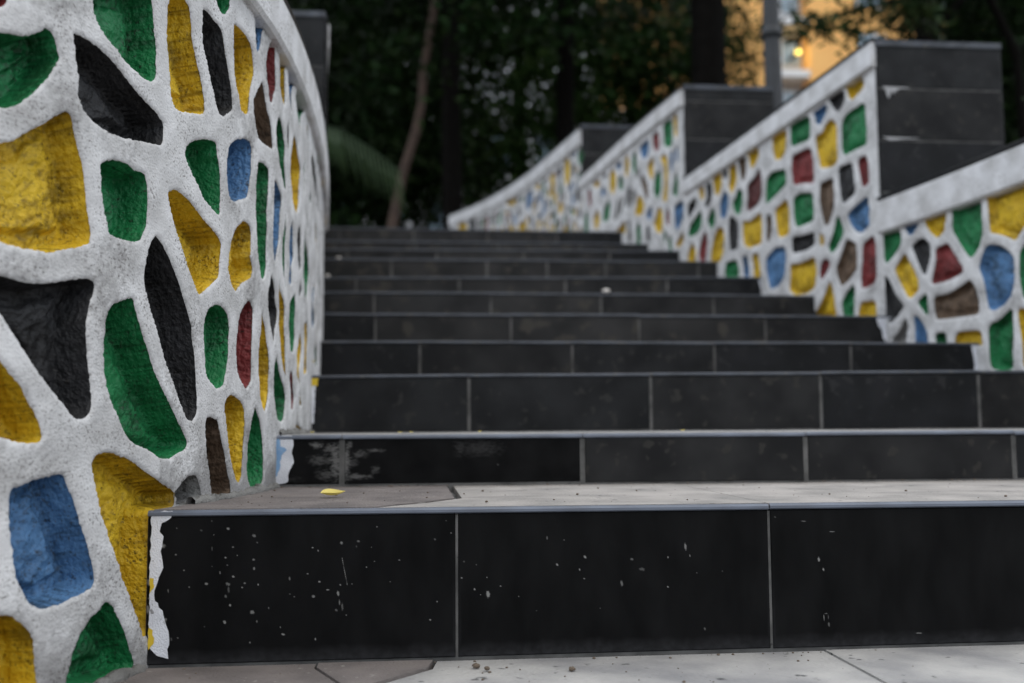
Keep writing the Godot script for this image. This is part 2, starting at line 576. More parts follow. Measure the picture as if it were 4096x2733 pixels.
func make_materials() -> void:
	var grit := relief(0.17, 4, 3)
	var lumps := relief(0.04, 5, 9)
	M.plaster = surface(mottled(Color(0.65, 0.648, 0.65), Color(0.42, 0.415, 0.41), Color(0.13, 0.12, 0.11), 0.335, 21, 0.14), 2.1, 0.9, grit, 0.13, 0.2)
	M.plaster.vertex_color_use_as_albedo = true
	M.cap = surface(mottled(Color(0.64, 0.64, 0.65), Color(0.44, 0.435, 0.43), Color(0.2, 0.185, 0.17), 0.34, 22, 0.13), 1.6, 0.85, grit, 0.15, 0.25)
	var soot := Color(0.022, 0.022, 0.016)
	M.paint_y = surface(mottled(Color(0.64, 0.43, 0.022), Color(0.50, 0.31, 0.012), Color(0.09, 0.07, 0.015), 0.34, 31, 0.07), 3.1, 0.6, lumps, 0.5)
	M.paint_g = surface(mottled(Color(0.014, 0.19, 0.062), Color(0.009, 0.12, 0.04), soot, 0.36, 32, 0.07), 3.1, 0.55, lumps, 0.5)
	M.paint_b = surface(mottled(Color(0.10, 0.23, 0.43), Color(0.06, 0.14, 0.27), Color(0.03, 0.03, 0.03), 0.38, 33, 0.07), 3.1, 0.6, lumps, 0.5)
	M.paint_k = surface(mottled(Color(0.030, 0.030, 0.032), Color(0.018, 0.018, 0.019), Color(0.06, 0.055, 0.05), 0.24, 34), 3.1, 0.6, lumps, 0.5)
	M.paint_r = surface(mottled(Color(0.22, 0.035, 0.035), Color(0.13, 0.022, 0.022), soot, 0.26, 35), 3.1, 0.6, lumps, 0.5)
	M.paint_d = surface(mottled(Color(0.11, 0.03, 0.028), Color(0.07, 0.02, 0.02), soot, 0.26, 36), 3.1, 0.6, lumps, 0.5)
	M.paint_n = surface(mottled(Color(0.15, 0.10, 0.066), Color(0.075, 0.048, 0.03), soot, 0.32, 37), 3.1, 0.7, lumps, 0.5)
	M.paint_c = surface(mottled(Color(0.30, 0.30, 0.29), Color(0.14, 0.135, 0.13), soot, 0.34, 38), 3.1, 0.85, lumps, 0.5)
	for c in ["y", "g", "b", "k", "r", "d", "n", "c"]:
		M["paint_" + c].vertex_color_use_as_albedo = true
	M.smear_yellow = plain(Color(0.62, 0.43, 0.03), 0.6)
	M.slate = [surface(mottled(Color(0.0175, 0.018, 0.019), Color(0.0085, 0.0088, 0.0093), Color(0.026, 0.0255, 0.0245), 0.33, 41, 0.03), 1.3, 0.45, null, 0, 0.25),
		surface(mottled(Color(0.022, 0.0218, 0.022), Color(0.0095, 0.0095, 0.01), Color(0.030, 0.0285, 0.026), 0.35, 42, 0.03), 1.1, 0.5, null, 0, 0.25),
		surface(mottled(Color(0.0145, 0.015, 0.0165), Color(0.008, 0.0085, 0.009), Color(0.024, 0.024, 0.0245), 0.33, 43, 0.03), 1.2, 0.42, null, 0, 0.25)]
	M.slate_dusty_sheen = [surface(mottled(Color(0.029, 0.029, 0.0295), Color(0.013, 0.013, 0.0135), Color(0.042, 0.039, 0.034), 0.36, 71, 0.025), 0.9, 0.55, null, 0, 0.25),
		surface(mottled(Color(0.034, 0.033, 0.0325), Color(0.016, 0.016, 0.016), Color(0.047, 0.043, 0.037), 0.37, 72, 0.025), 0.8, 0.55, null, 0, 0.25)]  # dust patches; the paler base also has reflected sky put into its colour
	M.sky_tinted_edge = surface(mottled(Color(0.135, 0.155, 0.195), Color(0.09, 0.10, 0.125), Color(0.2, 0.19, 0.17), 0.22, 44), 2.0, 0.35, null, 0, 0.5)  # sky reflected by the polished edge is put into this blue-grey
	M.dim_tinted_edge = surface(mottled(Color(0.08, 0.088, 0.105), Color(0.04, 0.044, 0.052), Color(0.11, 0.105, 0.095), 0.33, 74, 0.03), 2.0, 0.45, null, 0, 0.35)  # darker copy of the edge colour, less reflected sky painted in
	M.grout = surface(mottled(Color(0.125, 0.122, 0.117), Color(0.055, 0.054, 0.052), Color(0.04, 0.04, 0.04), 0.22, 45), 3.0, 0.9)
	M.beige = surface(mottled(Color(0.38, 0.35, 0.325), Color(0.25, 0.235, 0.22), Color(0.10, 0.095, 0.09), 0.2, 46), 1.3, 0.75, grit, 0.12, 0.3)
	M.brown = surface(mottled(Color(0.20, 0.175, 0.165), Color(0.13, 0.115, 0.11), Color(0.30, 0.28, 0.26), 0.22, 47), 1.7, 0.8, grit, 0.15, 0.3)
	M.pale = surface(mottled(Color(0.42, 0.405, 0.385), Color(0.24, 0.235, 0.235), Color(0.07, 0.07, 0.07), 0.21, 48), 1.1, 0.75, grit, 0.15, 0.3)
	M.concrete = surface(mottled(Color(0.22, 0.215, 0.205), Color(0.13, 0.127, 0.12), Color(0.05, 0.05, 0.045), 0.25, 49), 2.0, 0.9, grit, 0.3, 0.2)
	M.soil = surface(mottled(Color(0.06, 0.05, 0.035), Color(0.025, 0.03, 0.015), Color(0.02, 0.018, 0.012), 0.3, 50), 0.8, 1.0)
	M.bark = surface(mottled(Color(0.009, 0.008, 0.007), Color(0.005, 0.0045, 0.004), Color(0.008, 0.008, 0.007), 0.3, 51), 2.2, 0.95, lumps, 2.0, 0.15)
	M.pale_bark = surface(mottled(Color(0.095, 0.065, 0.052), Color(0.05, 0.038, 0.032), Color(0.03, 0.03, 0.025), 0.28, 52), 2.4, 0.9, lumps, 1.0, 0.2)
	M.metal = surface(mottled(Color(0.038, 0.04, 0.044), Color(0.028, 0.029, 0.032), Color(0.02, 0.02, 0.02), 0.2, 53), 1.5, 0.5, null, 0, 0.4)
	M.white_smear = surface(mottled(Color(0.70, 0.71, 0.75), Color(0.55, 0.56, 0.6), Color(0.2, 0.2, 0.2), 0.2, 54), 3.0, 0.7, grit, 0.1)
	M.blue_smear = surface(mottled(Color(0.26, 0.42, 0.62), Color(0.12, 0.25, 0.45), Color(0.4, 0.42, 0.45), 0.28, 55), 3.0, 0.6)
	M.sunlit_orange_wall = surface(mottled(Color(0.97, 0.55, 0.20), Color(0.95, 0.51, 0.18), Color(0.6, 0.3, 0.1), 0.15, 56), 0.2, 0.85, null, 0, 0.2)  # orange wall with the evening sun on it painted into the bright colour
	M.grey_wall = plain(Color(0.55, 0.56, 0.58), 0.8)
	M.white_wall = plain(Color(0.75, 0.76, 0.78), 0.8)
	M.dark_frame = plain(Color(0.05, 0.05, 0.05), 0.5)
	M.pane = plain(Color(0.30, 0.42, 0.52), 0.08, 0.6)
	M.yellow_leaf = plain(Color(0.70, 0.58, 0.17), 0.6)
	M.yellow_leaf.backlight_enabled = true
	M.yellow_leaf.backlight = Color(0.5, 0.45, 0.2)
	M.chip = plain(Color(0.34, 0.34, 0.345), 0.8)
	M.paper = plain(Color(0.72, 0.68, 0.63), 0.8)
	M.pebble = plain(Color(0.13, 0.10, 0.075), 0.9)
	M.leaf = leaf_material(Color(1, 1, 1))
	M.blade = leaf_material(Color(0.022, 0.036, 0.02))
	M.blade.vertex_color_use_as_albedo = false


func leaf_material(c: Color) -> StandardMaterial3D:
	var m := plain(c, 0.6, 0.2)
	m.vertex_color_use_as_albedo = true
	m.backlight_enabled = true
	m.backlight = Color(0.22, 0.30, 0.10)
	m.cull_mode = BaseMaterial3D.CULL_DISABLED
	return m


# ---------- outlines of the painted stones, measured on the wall faces ----------
func lay_out_stones() -> void:
	q("L", "r", [371, 907, 384, 913, 390, 921, 390, 931, 370, 924])
	q("L", "g", [366, 777, 392, 780, 409, 788, 429, 805, 454, 834, 469, 856, 481, 874, 477, 881, 472, 895, 465, 904, 457, 908, 446, 898, 433, 888, 412, 880, 398, 878, 382, 874, 363, 863])
	q("L", "k", [513, 898, 515, 880, 522, 859, 520, 837, 525, 828, 531, 818, 553, 807, 581, 802, 619, 802, 660, 808, 701, 814, 729, 819, 733, 837, 734, 854, 708, 865, 667, 877, 633, 889, 604, 903, 577, 911, 551, 917, 527, 919, 507, 919])
	q("L", "g", [546, 998, 547, 973, 555, 956, 570, 944, 589, 937, 606, 931, 629, 919, 653, 915, 671, 910, 697, 914, 708, 923, 706, 968, 702, 988, 697, 1016, 693, 1036, 684, 1056])
	q("L", "y", [738, 1028, 740, 1001, 745, 974, 750, 939, 757, 909, 766, 895, 784, 892, 839, 904, 873, 915, 870, 939, 858, 965, 842, 989, 831, 1011, 822, 1031, 817, 1055, 810, 1077, 788, 1088, 762, 1079, 747, 1067, 738, 1050])
	q("L", "y", [376, 609, 392, 607, 402, 603, 423, 603, 435, 602, 460, 604, 469, 602, 496, 611, 515, 616, 535, 622, 550, 629, 553, 643, 547, 661, 542, 681, 539, 699, 534, 722, 531, 736, 523, 755, 515, 773, 508, 791, 503, 802, 494, 801, 480, 791, 457, 773, 429, 754, 412, 740, 388, 728, 372, 720])
	q("L", "g", [574, 732, 576, 713, 582, 691, 591, 669, 596, 651, 615, 648, 634, 648, 665, 651, 676, 656, 681, 666, 690, 680, 692, 710, 689, 742, 684, 759, 659, 757, 635, 762, 605, 760, 583, 754, 570, 745])
	q("L", "k", [386, 527, 396, 517, 406, 504, 422, 486, 439, 466, 453, 449, 470, 433, 487, 418, 500, 406, 513, 396, 522, 388, 531, 380, 543, 379, 552, 381, 562, 389, 563, 403, 561, 423, 557, 444, 553, 466, 551, 475, 548, 489, 546, 509, 550, 527, 557, 548, 565, 564, 564, 573, 548, 575, 510, 567, 481, 559, 456, 555, 428, 554, 411, 557, 394, 558, 385, 557])
	q("L", "k", [704, 651, 695, 632, 689, 610, 691, 587, 698, 571, 712, 546, 726, 524, 737, 504, 747, 489, 762, 467, 781, 442, 801, 414, 817, 394, 833, 381, 851, 377, 865, 391, 866, 418, 861, 450, 853, 485, 846, 509, 839, 533, 826, 558, 811, 579, 797, 601, 777, 621, 759, 640, 742, 655, 727, 664, 718, 667])
	q("L", "g", [630, 552, 604, 542, 599, 532, 593, 517, 591, 499, 592, 470, 595, 446, 601, 422, 611, 407, 620, 394, 630, 381, 641, 367, 655, 353, 671, 343, 692, 338, 721, 329, 744, 319, 776, 317, 786, 321, 816, 328, 831, 334, 831, 341, 818, 356, 795, 376, 776, 397, 757, 416, 736, 437, 720, 457, 701, 487, 688, 503, 678, 522, 671, 536, 662, 551, 656, 561])
	q("L", "y", [755, 745, 755, 739, 763, 726, 773, 702, 789, 681, 805, 661, 817, 645, 834, 624, 847, 611, 856, 599, 869, 595, 913, 618, 947, 637, 951, 652, 950, 678, 955, 695, 944, 703, 919, 713, 881, 725, 842, 739, 809, 749, 786, 754, 775, 754])
	q("L", "y", [392, 358, 402, 356, 412, 353, 428, 349, 444, 347, 462, 347, 469, 350, 467, 362, 462, 374, 453, 387, 442, 401, 432, 417, 416, 432, 405, 443, 398, 451, 389, 457])
	q("L", "y", [577, 294, 583, 276, 590, 257, 597, 240, 606, 226, 617, 204, 632, 180, 644, 159, 653, 141, 665, 123, 678, 102, 690, 83, 700, 66, 707, 50, 717, 48, 722, 60, 723, 85, 723, 124, 722, 158, 724, 192, 723, 232, 734, 238, 779, 239, 793, 241, 794, 255, 789, 261, 767, 270, 739, 281, 709, 293, 681, 306, 654, 317, 623, 325, 596, 328, 578, 324, 571, 316, 569, 310])
	q("L", "c", [804, 239, 868, 240, 889, 248, 884, 264, 870, 283, 841, 283, 818, 273, 796, 262])
	q("L", "b", [421, 271, 423, 249, 426, 227, 430, 210, 433, 195, 435, 178, 442, 163, 452, 147, 460, 138, 471, 132, 483, 128, 499, 129, 520, 130, 541, 135, 560, 137, 577, 142, 581, 150, 576, 171, 569, 185, 561, 206, 551, 226, 546, 231, 541, 245, 536, 254, 527, 272, 517, 287, 513, 297, 508, 301, 486, 298, 461, 295, 439, 288, 422, 285])
	q("L", "y", [405, 37, 474, 21, 473, 33, 471, 46, 468, 68, 467, 84, 463, 94, 455, 104, 444, 112, 435, 120, 425, 126, 411, 127, 402, 129])
	q("L", "g", [595, 105, 578, 96, 564, 86, 551, 75, 544, 61, 538, 43, 532, 29, 528, 20, 587, 8, 626, 4, 676, 2, 684, 12, 675, 30, 665, 48, 659, 61, 650, 74, 638, 90, 627, 103, 616, 112, 608, 114])
	q("L", "g", [905, 1143, 921, 1129, 941, 1122, 957, 1128, 973, 1146, 976, 1165, 974, 1173])
	q("L", "k", [863, 1077, 861, 1060, 866, 1038, 876, 1017, 888, 999, 900, 979, 913, 963, 926, 945, 937, 934, 955, 934, 987, 953, 999, 963, 993, 996, 984, 1014, 972, 1031, 960, 1048, 952, 1066, 943, 1086, 927, 1092, 903, 1093, 879, 1098, 860, 1094])
	q("L", "y", [1000, 1106, 1001, 1078, 1006, 1039, 1016, 1014, 1032, 993, 1046, 974, 1072, 974, 1086, 979, 1091, 1012, 1104, 1044, 1118, 1069, 1121, 1083, 1108, 1109, 1093, 1121, 1072, 1127, 1045, 1127, 1020, 1126, 1002, 1123])
	q("L", "b", [1119, 1174, 1125, 1147, 1138, 1126, 1150, 1125, 1165, 1146, 1173, 1172, 1185, 1191, 1210, 1218, 1175, 1218, 1142, 1213, 1111, 1201])
	q("L", "r", [1242, 1175, 1219, 1149, 1206, 1123, 1212, 1094, 1227, 1076, 1243, 1057, 1264, 1056, 1278, 1078, 1301, 1100, 1295, 1133, 1290, 1163, 1288, 1192, 1266, 1196])
	q("L", "y", [1330, 1168, 1338, 1130, 1353, 1104, 1373, 1096, 1393, 1091, 1405, 1119, 1396, 1155, 1394, 1178, 1436, 1206, 1451, 1224, 1406, 1221, 1365, 1213, 1322, 1195])
	q("L", "b", [1442, 1163, 1456, 1141, 1478, 1106, 1491, 1110, 1488, 1152, 1512, 1178, 1566, 1204, 1556, 1215, 1501, 1218, 1437, 1190])
	q("L", "g", [1571, 1143, 1603, 1119, 1626, 1098, 1636, 1117, 1656, 1149, 1726, 1185, 1713, 1190, 1651, 1205, 1597, 1198, 1541, 1163])
	q("L", "n", [1142, 1038, 1120, 1010, 1120, 990, 1138, 970, 1159, 953, 1188, 950, 1244, 956, 1279, 961, 1262, 995, 1245, 1016, 1225, 1029, 1210, 1048, 1191, 1066, 1178, 1072])
	q("L", "g", [1315, 1027, 1307, 1005, 1315, 980, 1337, 951, 1370, 929, 1405, 907, 1427, 907, 1426, 926, 1402, 958, 1407, 993, 1398, 1021, 1363, 1042, 1331, 1047])
	q("L", "k", [1432, 1049, 1435, 1011, 1451, 1000, 1461, 1031, 1459, 1062, 1442, 1073])
	q("L", "y", [1506, 1031, 1483, 991, 1483, 954, 1496, 928, 1524, 905, 1562, 887, 1592, 885, 1631, 918, 1637, 970, 1656, 1008, 1644, 1018, 1610, 1037, 1568, 1056, 1539, 1071])
	q("L", "y", [1788, 1120, 1817, 1134, 1814, 1164, 1769, 1163])
	q("L", "g", [806, 819, 819, 806, 839, 794, 857, 783, 879, 766, 903, 759, 922, 751, 944, 749, 948, 757, 948, 786, 944, 816, 938, 841, 930, 852, 927, 873, 902, 872, 871, 865, 841, 854, 811, 836, 806, 823])
	q("L", "b", [979, 868, 977, 855, 980, 824, 986, 807, 994, 790, 1017, 789, 1041, 799, 1080, 810, 1093, 818, 1103, 843, 1109, 866, 1111, 890, 1112, 916, 1102, 925, 1068, 921, 1024, 907, 995, 891, 984, 880])
	q("L", "g", [1151, 872, 1144, 846, 1144, 807, 1151, 775, 1157, 737, 1167, 707, 1180, 687, 1194, 671, 1212, 670, 1234, 695, 1232, 728, 1235, 768, 1232, 812, 1235, 843, 1244, 867, 1248, 887, 1242, 907, 1199, 907, 1161, 899])
	q("L", "b", [1295, 881, 1291, 856, 1293, 815, 1285, 780, 1292, 750, 1304, 728, 1316, 716, 1323, 731, 1337, 755, 1354, 783, 1358, 816, 1362, 844, 1376, 872, 1360, 886, 1329, 894, 1300, 898])
	q("L", "y", [1037, 744, 1020, 730, 1003, 708, 993, 679, 991, 658, 1000, 643, 1012, 630, 1028, 621, 1043, 630, 1074, 645, 1122, 660, 1133, 677, 1125, 687, 1113, 699, 1120, 713, 1121, 735, 1118, 753, 1099, 762, 1072, 760])
	q("L", "g", [1411, 819, 1393, 785, 1388, 754, 1397, 715, 1420, 686, 1435, 680, 1418, 713, 1424, 740, 1428, 779, 1433, 818, 1423, 850])
	q("L", "b", [1487, 823, 1482, 775, 1479, 710, 1496, 698, 1525, 708, 1519, 742, 1543, 772, 1536, 798, 1543, 840, 1514, 854])
	q("L", "k", [1615, 848, 1608, 811, 1621, 772, 1645, 748, 1677, 767, 1670, 794, 1683, 838, 1657, 869])
	q("L", "k", [1649, 695, 1684, 694, 1706, 714, 1657, 735])
	q("L", "g", [1742, 820, 1740, 762, 1771, 714, 1802, 695, 1845, 724, 1888, 784, 1867, 817, 1801, 842, 1754, 886])
	q("L", "b", [2001, 738, 1977, 688, 1982, 654, 2051, 648, 2099, 672, 2066, 714, 2095, 766, 2055, 790])
	q("L", "k", [1260, 664, 1246, 643, 1250, 624, 1263, 602, 1280, 576, 1297, 556, 1309, 547, 1319, 577, 1335, 598, 1339, 616, 1320, 641, 1320, 655, 1301, 674, 1279, 689])
	q("L", "y", [1359, 655, 1358, 608, 1367, 572, 1382, 541, 1397, 515, 1433, 490, 1456, 483, 1446, 513, 1435, 570, 1426, 595, 1428, 631, 1408, 652, 1374, 667, 1359, 692])
	q("L", "g", [1516, 664, 1492, 646, 1486, 608, 1497, 576, 1516, 549, 1542, 543, 1566, 552, 1586, 581, 1583, 618, 1590, 658, 1578, 686])
	q("L", "g", [1714, 1032, 1703, 962, 1723, 941, 1732, 978, 1752, 1056, 1736, 1075])
	q("L", "k", [1968, 1080, 2122, 1051, 2227, 1016, 2304, 1036, 2144, 1097, 2007, 1125, 1904, 1120])
	q("L", "n", [1804, 905, 1828, 883, 1842, 897, 1791, 944])
	q("L", "g", [1866, 984, 1903, 968, 1926, 995, 1887, 1011])
	q("L", "g", [910, 573, 893, 556, 887, 538, 890, 509, 896, 486, 899, 463, 911, 452, 930, 443, 943, 436, 966, 439, 981, 449, 991, 468, 998, 493, 1000, 518, 1002, 542, 998, 563, 986, 576, 965, 582, 939, 583])
	q("L", "r", [1067, 589, 1049, 562, 1041, 533, 1037, 506, 1043, 481, 1057, 463, 1077, 451, 1097, 441, 1111, 448, 1132, 458, 1133, 480, 1130, 506, 1132, 544, 1134, 572, 1139, 597, 1125, 607, 1107, 612])
	q("L", "y", [1197, 579, 1192, 549, 1185, 521, 1182, 487, 1192, 456, 1198, 430, 1217, 410, 1236, 400, 1249, 413, 1267, 441, 1266, 464, 1269, 495, 1263, 515, 1247, 542, 1236, 567, 1212, 585, 1202, 607])
	q("L", "g", [1315, 495, 1312, 466, 1322, 431, 1335, 405, 1360, 386, 1406, 380, 1433, 389, 1446, 407, 1456, 435, 1436, 452, 1407, 466, 1379, 484, 1358, 507, 1343, 523])
	q("L", "r", [1504, 483, 1511, 455, 1525, 429, 1541, 405, 1580, 418, 1588, 437, 1561, 467, 1555, 496, 1520, 496])
	q("L", "y", [1638, 574, 1620, 540, 1623, 503, 1657, 482, 1680, 472, 1677, 511, 1709, 547, 1718, 581, 1679, 611])
	q("L", "y", [1783, 595, 1768, 551, 1764, 505, 1852, 512, 1847, 556, 1858, 602, 1853, 644, 1765, 633])
	q("L", "g", [2112, 591, 2166, 549, 2286, 553, 2252, 602, 2176, 632])
	q("L", "y", [991, 415, 979, 405, 987, 389, 994, 370, 1003, 346, 1016, 317, 1029, 293, 1045, 273, 1064, 263, 1080, 272, 1082, 286, 1087, 328, 1091, 354, 1097, 377, 1093, 388, 1092, 398, 1072, 413, 1037, 423, 1016, 424])
	q("L", "g", [1136, 380, 1121, 343, 1115, 317, 1113, 281, 1129, 259, 1164, 242, 1193, 237, 1227, 258, 1233, 285, 1229, 324, 1220, 353, 1201, 378, 1175, 395, 1157, 405])
	q("L", "n", [902, 351, 908, 322, 919, 293, 932, 261, 935, 243, 1003, 239, 1022, 248, 1019, 262, 1000, 290, 988, 320, 970, 342, 959, 364, 953, 377, 923, 382, 902, 380])
	q("L", "y", [1625, 354, 1740, 351, 1765, 359, 1666, 370, 1613, 373])
	q("L", "y", [1685, 421, 1733, 424, 1706, 446, 1670, 455])
	q("A", "y", [2432, 1158, 2424, 1165, 2317, 1168, 2316, 1135, 2326, 1089, 2361, 1071, 2397, 1097, 2419, 1126])
	q("A", "b", [2556, 1150, 2479, 1155, 2485, 1133, 2522, 1108, 2541, 1124])
	q("A", "g", [2266, 1165, 2124, 1167, 2117, 1118, 2120, 1027, 2139, 994, 2179, 964, 2212, 1002, 2245, 1045, 2268, 1078])
	q("A", "y", [2073, 1167, 1887, 1160, 1845, 1159, 1853, 1054, 1896, 1033, 1924, 1004, 1947, 987, 1981, 1006, 2025, 1025, 2065, 1035, 2068, 1085])
	q("A", "g", [2702, 1154, 2619, 1146, 2591, 1123, 2589, 1092, 2607, 1069, 2650, 1041, 2690, 1024, 2702, 1070])
	q("A", "k", [2513, 1056, 2477, 1072, 2445, 1071, 2416, 1047, 2414, 1007, 2432, 966, 2446, 941, 2467, 971, 2495, 1025])
	q("A", "r", [2372, 1020, 2308, 1029, 2291, 1006, 2264, 968, 2228, 923, 2253, 913, 2319, 903, 2398, 900, 2401, 913, 2384, 949, 2370, 981])
	q("A", "y", [2567, 1032, 2545, 1003, 2515, 959, 2494, 921, 2492, 890, 2520, 874, 2545, 865, 2575, 902, 2606, 946, 2630, 986, 2602, 1007])
	q("A", "b", [2099, 978, 2075, 982, 2023, 969, 1985, 945, 1964, 920, 1964, 877, 1970, 834, 1982, 805, 2016, 779, 2070, 763, 2092, 775, 2099, 821, 2110, 867, 2133, 920, 2118, 949])
	q("A", "g", [1923, 931, 1901, 953, 1854, 945, 1866, 770, 1913, 784, 1921, 819, 1927, 863])
	q("A", "k", [2717, 946, 2694, 961, 2674, 940, 2651, 896, 2619, 861, 2592, 835, 2631, 801, 2675, 780, 2695, 798, 2713, 857, 2721, 905])
	q("A", "n", [2392, 841, 2309, 840, 2243, 858, 2192, 875, 2166, 843, 2155, 805, 2156, 760, 2228, 761, 2314, 763, 2384, 765, 2392, 800])
	q("A", "g", [2491, 836, 2451, 856, 2440, 849, 2440, 786, 2469, 814])
	q("A", "g", [2094, 704, 2040, 716, 1982, 749, 1980, 688, 1988, 624, 1989, 555, 2051, 555, 2096, 566, 2098, 633])
	q("A", "y", [1945, 745, 1899, 731, 1876, 720, 1887, 554, 1928, 556, 1930, 641, 1939, 693])
	q("A", "b", [2518, 784, 2480, 756, 2452, 714, 2447, 670, 2513, 675, 2513, 739])
	q("A", "c", [2671, 698, 2610, 738, 2575, 780, 2569, 744, 2589, 686])
	q("A", "g", [2392, 699, 2362, 701, 2340, 694, 2339, 661, 2387, 665])
	q("A", "y", [2279, 684, 2260, 694, 2149, 689, 2141, 645, 2284, 657])
	q("B", "y", [2926, 1833, 2811, 1834, 2806, 1794, 2827, 1786, 2895, 1766, 2915, 1795])
	q("B", "k", [3065, 1817, 2957, 1816, 2950, 1786, 2965, 1766, 3001, 1747, 3023, 1764, 3053, 1798])
	q("B", "b", [3201, 1793, 3097, 1799, 3098, 1772, 3123, 1753, 3155, 1732, 3185, 1751, 3183, 1777])
	q("B", "g", [2970, 1682, 2940, 1705, 2804, 1717, 2798, 1638, 2798, 1546, 2878, 1546, 2961, 1542, 2976, 1569, 2972, 1638])
	q("B", "y", [3189, 1678, 3134, 1676, 3096, 1712, 3060, 1718, 3026, 1692, 3025, 1620, 3024, 1530, 3060, 1516, 3154, 1533, 3164, 1579, 3179, 1629])
	q("B", "g", [3409, 1791, 3245, 1790, 3239, 1740, 3247, 1691, 3321, 1694, 3400, 1698, 3408, 1746])
	q("B", "y", [3583, 1781, 3457, 1784, 3460, 1725, 3476, 1680, 3511, 1668, 3560, 1672, 3576, 1720])
	q("B", "y", [3835, 1775, 3739, 1767, 3735, 1735, 3766, 1708, 3809, 1690, 3825, 1734])
	q("B", "r", [3403, 1643, 3241, 1639, 3226, 1574, 3219, 1479, 3319, 1502, 3397, 1510, 3407, 1571])
	q("B", "k", [3010, 1488, 2914, 1486, 2902, 1424, 2895, 1360, 2979, 1333, 2994, 1357, 3002, 1422])
	q("B", "r", [2860, 1488, 2802, 1489, 2792, 1428, 2793, 1379, 2830, 1370, 2843, 1410])
	q("B", "g", [3652, 1591, 3600, 1611, 3529, 1601, 3471, 1594, 3471, 1531, 3548, 1506, 3665, 1474, 3662, 1539])
	q("B", "n", [3165, 1453, 3061, 1455, 3058, 1390, 3061, 1333, 3104, 1270, 3128, 1262, 3155, 1319, 3169, 1382])
	q("B", "b", [2949, 1271, 2882, 1295, 2805, 1315, 2797, 1265, 2803, 1199, 2852, 1181, 2893, 1195, 2929, 1233])
	q("B", "g", [3401, 1438, 3348, 1447, 3237, 1426, 3232, 1355, 3235, 1306, 3383, 1304, 3399, 1369])
	q("B", "y", [3574, 1422, 3462, 1445, 3452, 1373, 3457, 1283, 3546, 1286, 3558, 1323, 3570, 1375])
	q("B", "g", [3033, 1282, 2997, 1224, 2998, 1199, 3047, 1150, 3082, 1131, 3110, 1155, 3066, 1211])
	q("B", "k", [3425, 1253, 3334, 1244, 3233, 1242, 3229, 1195, 3312, 1182, 3422, 1187])
	q("B", "y", [3178, 1229, 3155, 1208, 3156, 1182, 3175, 1179])
	q("B", "n", [2967, 1162, 2903, 1132, 2897, 1081, 2903, 1033, 2954, 997, 3017, 975, 3043, 1016, 3052, 1056, 3003, 1111])
	q("B", "r", [2845, 1122, 2771, 1142, 2760, 1077, 2766, 965, 2798, 951, 2860, 944, 2864, 978, 2849, 1055])
	q("B", "b", [3680, 1194, 3592, 1230, 3495, 1220, 3498, 1151, 3516, 1084, 3573, 1050, 3645, 1045, 3677, 1129])
	q("B", "y", [3446, 1126, 3354, 1115, 3233, 1129, 3224, 1062, 3240, 998, 3310, 981, 3413, 987, 3459, 1014, 3442, 1080])
	q("B", "r", [3174, 1094, 3143, 1105, 3109, 1084, 3134, 1055, 3178, 1026, 3188, 1050])
	q("B", "y", [3108, 1000, 3093, 953, 3079, 894, 3076, 843, 3248, 861, 3178, 918, 3139, 965])
	q("B", "g", [2924, 959, 2929, 901, 2937, 834, 3008, 842, 3016, 899, 2980, 932])
	q("B", "y", [2875, 876, 2777, 871, 2771, 811, 2894, 824])
	q("B", "n", [3948, 1763, 3873, 1763, 3870, 1693, 3885, 1661, 3910, 1646, 3928, 1677, 3938, 1727])
	q("B", "y", [4053, 1746, 3981, 1749, 3978, 1677, 4006, 1635, 4040, 1610, 4064, 1655, 4055, 1701])
	q("B", "k", [4132, 1744, 4086, 1745, 4087, 1715, 4108, 1702, 4127, 1721])
	q("B", "y", [4256, 1735, 4157, 1743, 4156, 1682, 4178, 1650, 4206, 1634, 4232, 1656, 4244, 1702])
	q("B", "k", [4341, 1718, 4284, 1724, 4273, 1665, 4289, 1624, 4340, 1594, 4361, 1607, 4330, 1652])
	q("B", "y", [4435, 1716, 4372, 1717, 4371, 1680, 4394, 1653, 4415, 1670])
	q("B", "d", [3857, 1607, 3783, 1625, 3727, 1664, 3713, 1603, 3718, 1518, 3766, 1488, 3857, 1475, 3868, 1504, 3854, 1548])
	q("B", "b", [4174, 1581, 4153, 1607, 4118, 1633, 4086, 1605, 4086, 1550, 4105, 1505, 4138, 1496, 4171, 1512])
	q("B", "g", [4024, 1549, 3984, 1576, 3969, 1603, 3919, 1592, 3923, 1527, 3950, 1483, 3988, 1487, 4018, 1530])
	q("B", "k", [4579, 1653, 4488, 1680, 4483, 1633, 4536, 1605, 4575, 1586, 4589, 1616])
	q("B", "b", [4613, 1650, 4610, 1650, 4608, 1620, 4613, 1594])
	q("B", "g", [4570, 1526, 4494, 1557, 4419, 1588, 4408, 1527, 4438, 1488, 4498, 1473, 4588, 1473])
	q("B", "g", [4336, 1523, 4264, 1575, 4239, 1526, 4247, 1490, 4290, 1467, 4317, 1491])
	q("B", "k", [4074, 1462, 4053, 1482, 3978, 1432, 3976, 1360, 3992, 1303, 4069, 1307, 4078, 1378])
	q("B", "y", [3916, 1425, 3843, 1411, 3782, 1422, 3728, 1435, 3720, 1359, 3730, 1287, 3861, 1287, 3909, 1312, 3918, 1373])
	q("B", "n", [3660, 1404, 3632, 1409, 3617, 1367, 3631, 1314, 3661, 1280, 3672, 1299, 3663, 1348])
	q("B", "r", [4375, 1460, 4341, 1419, 4351, 1364, 4376, 1292, 4433, 1301, 4453, 1343, 4436, 1398])
	q("B", "y", [4215, 1446, 4142, 1429, 4138, 1377, 4154, 1318, 4197, 1264, 4299, 1280, 4289, 1341, 4259, 1398])
	q("B", "y", [4523, 1419, 4496, 1363, 4505, 1312, 4602, 1328, 4584, 1390])
